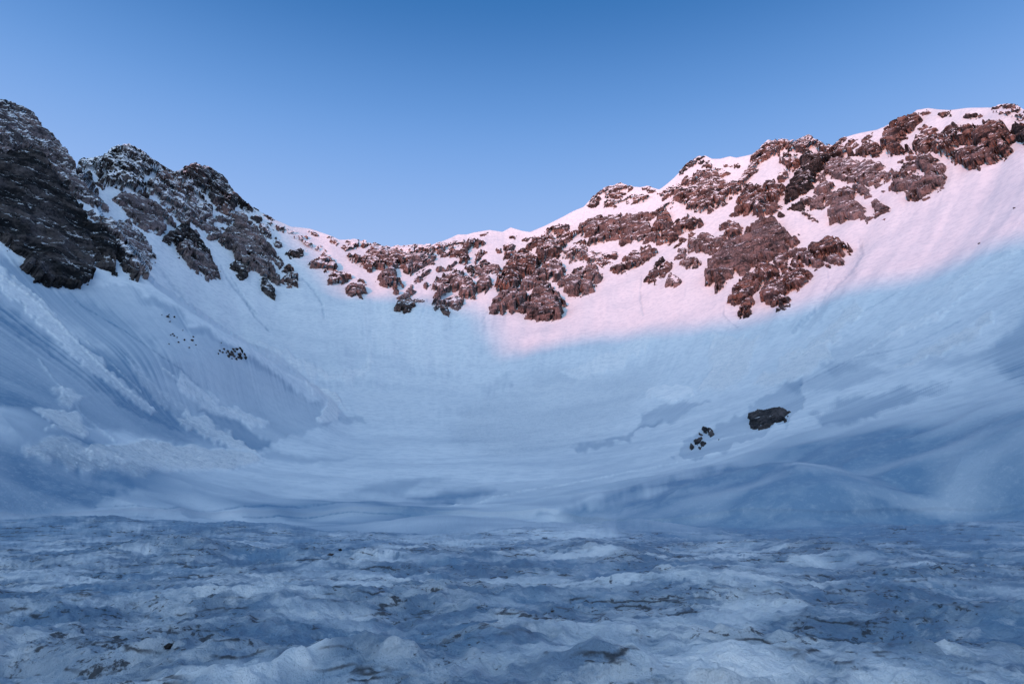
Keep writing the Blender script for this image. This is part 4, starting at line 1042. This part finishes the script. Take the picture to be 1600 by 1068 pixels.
def build_outcrop(i, poly, h, dust, snowy, mat, name, label, step=0.72, tall=1.0):
    p = np.array(poly, float)
    lo, hi = p.min(0), p.max(0)
    size = math.sqrt(max(4.0, (hi - lo).prod()))
    step = min(step, max(0.35, size / 14))
    lo = lo - 5
    hi = hi + 5
    hi[0] = min(hi[0], 1690)
    lo[0] = max(lo[0], -250)
    gx = np.arange(lo[0], hi[0], step)
    gy = np.arange(hi[1], lo[1], -step)
    PX, PY = np.meshgrid(gx, gy)
    s = poly_sdf(PX, PY, p)
    amp = min(5.0, 0.13 * size)
    s = s + min(2.0, 0.07 * size)
    # strata rise to the right on the right wall and fall to the right on the left wall
    ta = math.radians(28 if p[:, 0].mean() > 640 else (-32 if p[:, 0].mean() < 480 else -6))
    U, V = PX * math.cos(ta) - PY * math.sin(ta), PX * math.sin(ta) + PY * math.cos(ta)
    s = s + amp * n2(U / 13, V / 6, 81 + i % 7) * 0.9 + min(amp, 2.0) * n2(U / 5, V / 2.8, 82) + min(amp, 0.7) * n2(U / 2.4, V / 1.7, 83)
    hole = n2(U / 17, V / 6.5, 84 + i % 5) + 0.75 * n2(U / 7, V / 2.8, 85) + 0.4 * n2(U / 3, V / 1.7, 86)
    s = s - max(0.0, 0.8 + 1.6 * snowy) * min(0.5 * size, 16) * np.maximum(0, hole - 0.40 + 0.65 * snowy)
    keep = s > -1.6
    X, Y, Z, Rr = surf(PX, PY)
    mpp = Rr / FPX                                   # metres per view pixel there
    wdt = max(1.2, 0.16 * size)
    dome = 1 - np.exp(-np.maximum(s, 0) / wdt)
    ux, uy, uz = rock_dir(X, Y)
    k = np.clip(h / 6.0, 0.25, 1.3)
    rs = float(np.clip(np.median(Rr) / 450, 0.3, 1.3))
    c = crag(X / rs, Y / rs, Z / rs, 0) * rs
    sharp = ss(-0.2, 4.5, s)
    lift = tall * (h * 0.6 * rs * dome + k * c * 0.9 * sharp) + np.minimum(s, 0) * mpp * 1.6
    lift = np.where(s > 0, np.maximum(lift, 0.15 * np.minimum(s, 1)), lift - 0.3)
    yc = np.interp(PX, _SX, _SY)
    back = ss(1.5, 5, yc - PY)                        # taper off behind the skyline
    skyl = ss(14, 0, np.abs(PY - yc))
    lift = lift * (1 - 0.62 * skyl) - back * 2.5
    X = X + ux * lift
    Y = Y + uy * lift
    Z = Z + uz * lift
    kq = keep[:-1, :-1] & keep[1:, :-1] & keep[:-1, 1:] & keep[1:, 1:]
    idx = np.arange(PX.size).reshape(PX.shape)
    q = np.stack([idx[:-1, :-1], idx[:-1, 1:], idx[1:, 1:], idx[1:, :-1]], -1)[kq]
    if len(q) < 4:
        print('EMPTY', label)
        return None
    used = np.unique(q)
    remap = np.full(PX.size, -1)
    remap[used] = np.arange(len(used))
    co = np.stack([X.ravel()[used], Y.ravel()[used], Z.ravel()[used]], -1)
    n = len(used)
    o = grid_mesh(name, co, remap[q], mat, dict(dust=np.full(n, dust), snowy=np.full(n, snowy), edge=s.ravel()[used]), smooth=False)
    o['label'] = label
    o['category'] = 'rock outcrop'
    o['group'] = 'rock outcrops on the mountain wall'
    return o


ox = oy = 0
cnt = 0
for line in OUT.strip().splitlines():
    if line.startswith('@'):
        ox, oy = map(float, line[1:].split())
        continue
    h, dust, snowy, g, name, label, pts = line.split('|')
    poly = [(ox + float(a) / Z8, oy + float(b) / Z8) for a, b in (q.split(',') for q in pts.split())]
    build_outcrop(cnt, poly, float(h), float(dust), float(snowy), ROCK_GREY if g == 'g' else (ROCK_BLACK if float(dust) < 0.18 or (float(dust) < 0.3 and poly[0][0] < 480) else ROCK), name, label)
    cnt += 1
print('outcrops', cnt, round(time.time() - T0, 1))

# ------------------------------------------------------------------ boulders and stones lying on the snow
def ground(px, py):
    x, y, z, r = surf(np.array([px], float), np.array([py], float))
    return float(x[0]), float(y[0]), float(z[0]), float(r[0])


def stone_mesh(name, seed, flat=0.7, sub=3, rough=0.35):
    import bmesh
    bm = bmesh.new()
    bmesh.ops.create_icosphere(bm, subdivisions=sub, radius=1.0)
    rg = np.random.RandomState(seed)
    co = np.array([v.co for v in bm.verts])
    # cut flat facets, then roughen
    for _ in range(11):
        d = rg.normal(size=3)
        d /= np.linalg.norm(d)
        lim = rg.uniform(0.55, 0.85)
        t = co @ d
        co = co - np.outer(np.maximum(t - lim, 0), d)
    k = n3(co[:, 0] * 1.7 + seed, co[:, 1] * 1.7, co[:, 2] * 1.7, seed) * rough + n3(co[:, 0] * 5, co[:, 1] * 5, co[:, 2] * 5 + seed, 3) * rough * 0.4
    co = co * (1 + k)[:, None]
    co[:, 2] *= flat
    for v, c in zip(bm.verts, co):
        v.co = c
    me = bpy.data.meshes.new(name)
    bm.to_mesh(me)
    bm.free()
    n = len(me.vertices)
    for key, val in (('dust', 0.1), ('snowy', -0.6), ('edge', 5.0)):
        a = me.attributes.new(key, 'FLOAT', 'POINT')
        a.data.foreach_set('value', np.full(n, val, np.float32))
    me.materials.append(ROCK_BLACK)
    return me


STONES = [stone_mesh('stone', 11 + k, 0.55 + 0.12 * (k % 3)) for k in range(7)]


def stone(px, py, wpx, label, group, name='stone', asp=1.0, i=[0]):
    x, y, z, r = ground(px, py)
    s = wpx * r / FPX / 2
    i[0] += 1
    o = bpy.data.objects.new(name, STONES[i[0] % 7])
    o.location = (x, y, z + s * 0.15)
    o.scale = (s, s * 0.8, s * asp)
    o.rotation_euler = (0.25 * math.sin(i[0] * 2.1), 0.3 * math.cos(i[0] * 1.7), i[0] * 1.37)
    col.objects.link(o)
    o['label'] = label
    o['category'] = 'stone'
    if group:
        o['group'] = group
    return o


g = 'stones in the left patch'
for a, b, s_ in ((290, 360, 4.5), (420, 310, 3.5), (380, 420, 4), (240, 440, 3), (560, 400, 4), (510, 430, 3.5), (740, 350, 5), (680, 430, 6),
                 (850, 350, 5), (960, 330, 6), (1020, 420, 6), (580, 560, 5), (700, 500, 7), (760, 570, 5.5), (840, 660, 5), (930, 530, 6),
                 (970, 640, 7.5), (1110, 520, 5), (1140, 640, 5), (690, 625, 3), (790, 420, 5), (900, 620, 5), (640, 500, 6)):
    stone(330 + a / 21.36, 530 + b / 21.36, s_ * 1.15, 'dark stone in the tight black patch of stones on the left snow flank', g, asp=1.2)
g = 'small stones scattered on the left flank'
for a, b, s_ in ((340, 210, 6), (370, 160, 2.5), (500, 215, 3.5), (395, 320, 3.5), (700, 530, 2.5), (410, 650, 3), (455, 625, 3), (490, 668, 3.5), (560, 705, 2.5),
                 (735, 770, 3.5), (590, 830, 4), (365, 890, 3), (915, 780, 6), (950, 690, 3), (850, 955, 3.5), (1010, 890, 2.5), (200, 170, 2)):
    stone(240 + a / 15.26, 480 + b / 15.26, s_, 'tiny dark stone scattered on the upper left snow flank above the tight black patch', g)
stone(1586, 330, 4, 'lone dark stone high on the open pink slope, close to the right edge', None)
stone(1530, 380, 4.5, 'lone dark stone on the right slope, just above the shadow line', None)
stone(346, 535, 2.5, 'tiny lone stone just above the tight black patch on the left flank', None)
stone(1123, 686, 3, 'tiny lone stone in the grey hollow between the angular slabs and the black boulder', None)
Z5 = 5.333


def small(name, label, pts, h, seed, mat=None, **kw):
    poly = [(1000 + a / Z5, 560 + (b if name != 'boulder' else 505 + (b - 500) * 0.74) / Z5) for a, b in pts]
    o = build_outcrop(seed, poly, h, 0.15, -0.35, mat or ROCK_BLACK, name, label, step=0.4, **kw)
    o['category'] = 'boulder'
    del o['group']
    return o


small('boulder', 'big black boulder with a shaggy top in a wind scoop',
      [(905, 462), (940, 428), (1010, 408), (1090, 412), (1190, 392), (1238, 418), (1226, 452), (1200, 482), (1150, 505), (1100, 525),
       (1040, 555), (990, 572), (925, 570), (922, 500)], 3, 3, tall=1.0)
for lab, pts in (('uppermost thin angular slab left of the big black boulder', [(520, 585), (562, 578), (552, 618), (530, 612)]),
                 ('broad leaning slab right of the uppermost thin one, left of the boulder', [(560, 598), (592, 585), (624, 632), (588, 645)]),
                 ('long low slab in the middle of the angular slabs, left of the boulder', [(450, 685), (515, 668), (478, 712), (456, 708)]),
                 ('flat slab right of the long low one, left of the boulder', [(500, 700), (548, 700), (530, 718), (508, 714)]),
                 ('lowest dark triangular slab at the tip of the grey hollow', [(412, 742), (430, 716), (450, 736), (428, 754)]),
                 ('small chip between the uppermost and the long low slab', [(488, 618), (522, 634), (505, 644)]),
                 ('small chip just right of the lowest dark triangular slab', [(484, 735), (512, 728), (500, 748)])):
    o = small('stone', lab, pts, 3, 5)
    o['category'] = 'stone slab'
    o['group'] = 'angular slabs in the grey hollow'

# stones melted out of the dirty snow in front
for px, py, s_, lab in ((264, 1018, 16, 'dark half-buried stone in the dirty snow at the lower left'),
                        (516, 873, 9, 'left one of two small dark stones beside the layered mound'),
                        (531, 866, 9, 'right one of two small dark stones beside the layered mound'),
                        (717, 862, 7, 'small black stone on the dirty snow, middle distance, just left of centre'),
                        (1591, 945, 22, 'black stone at the right edge of the dirty snow'),
                        (640, 1037, 14, 'dark stone at the end of a melted snow lip, bottom centre-left'),
                        (977, 1020, 9, 'small black stone in the dirty snow, bottom centre'),
                        (863, 937, 8, 'small black stone in the dirty snow right of centre'),
                        (721, 938, 6, 'tiny black stone in the dirty snow left of centre'),
                        (1180, 921, 5, 'tiny black stone under the pale rounded drift, right of centre')):
    stone(px, py, s_, lab, None, asp=0.7)
print('done', round(time.time() - T0, 1))
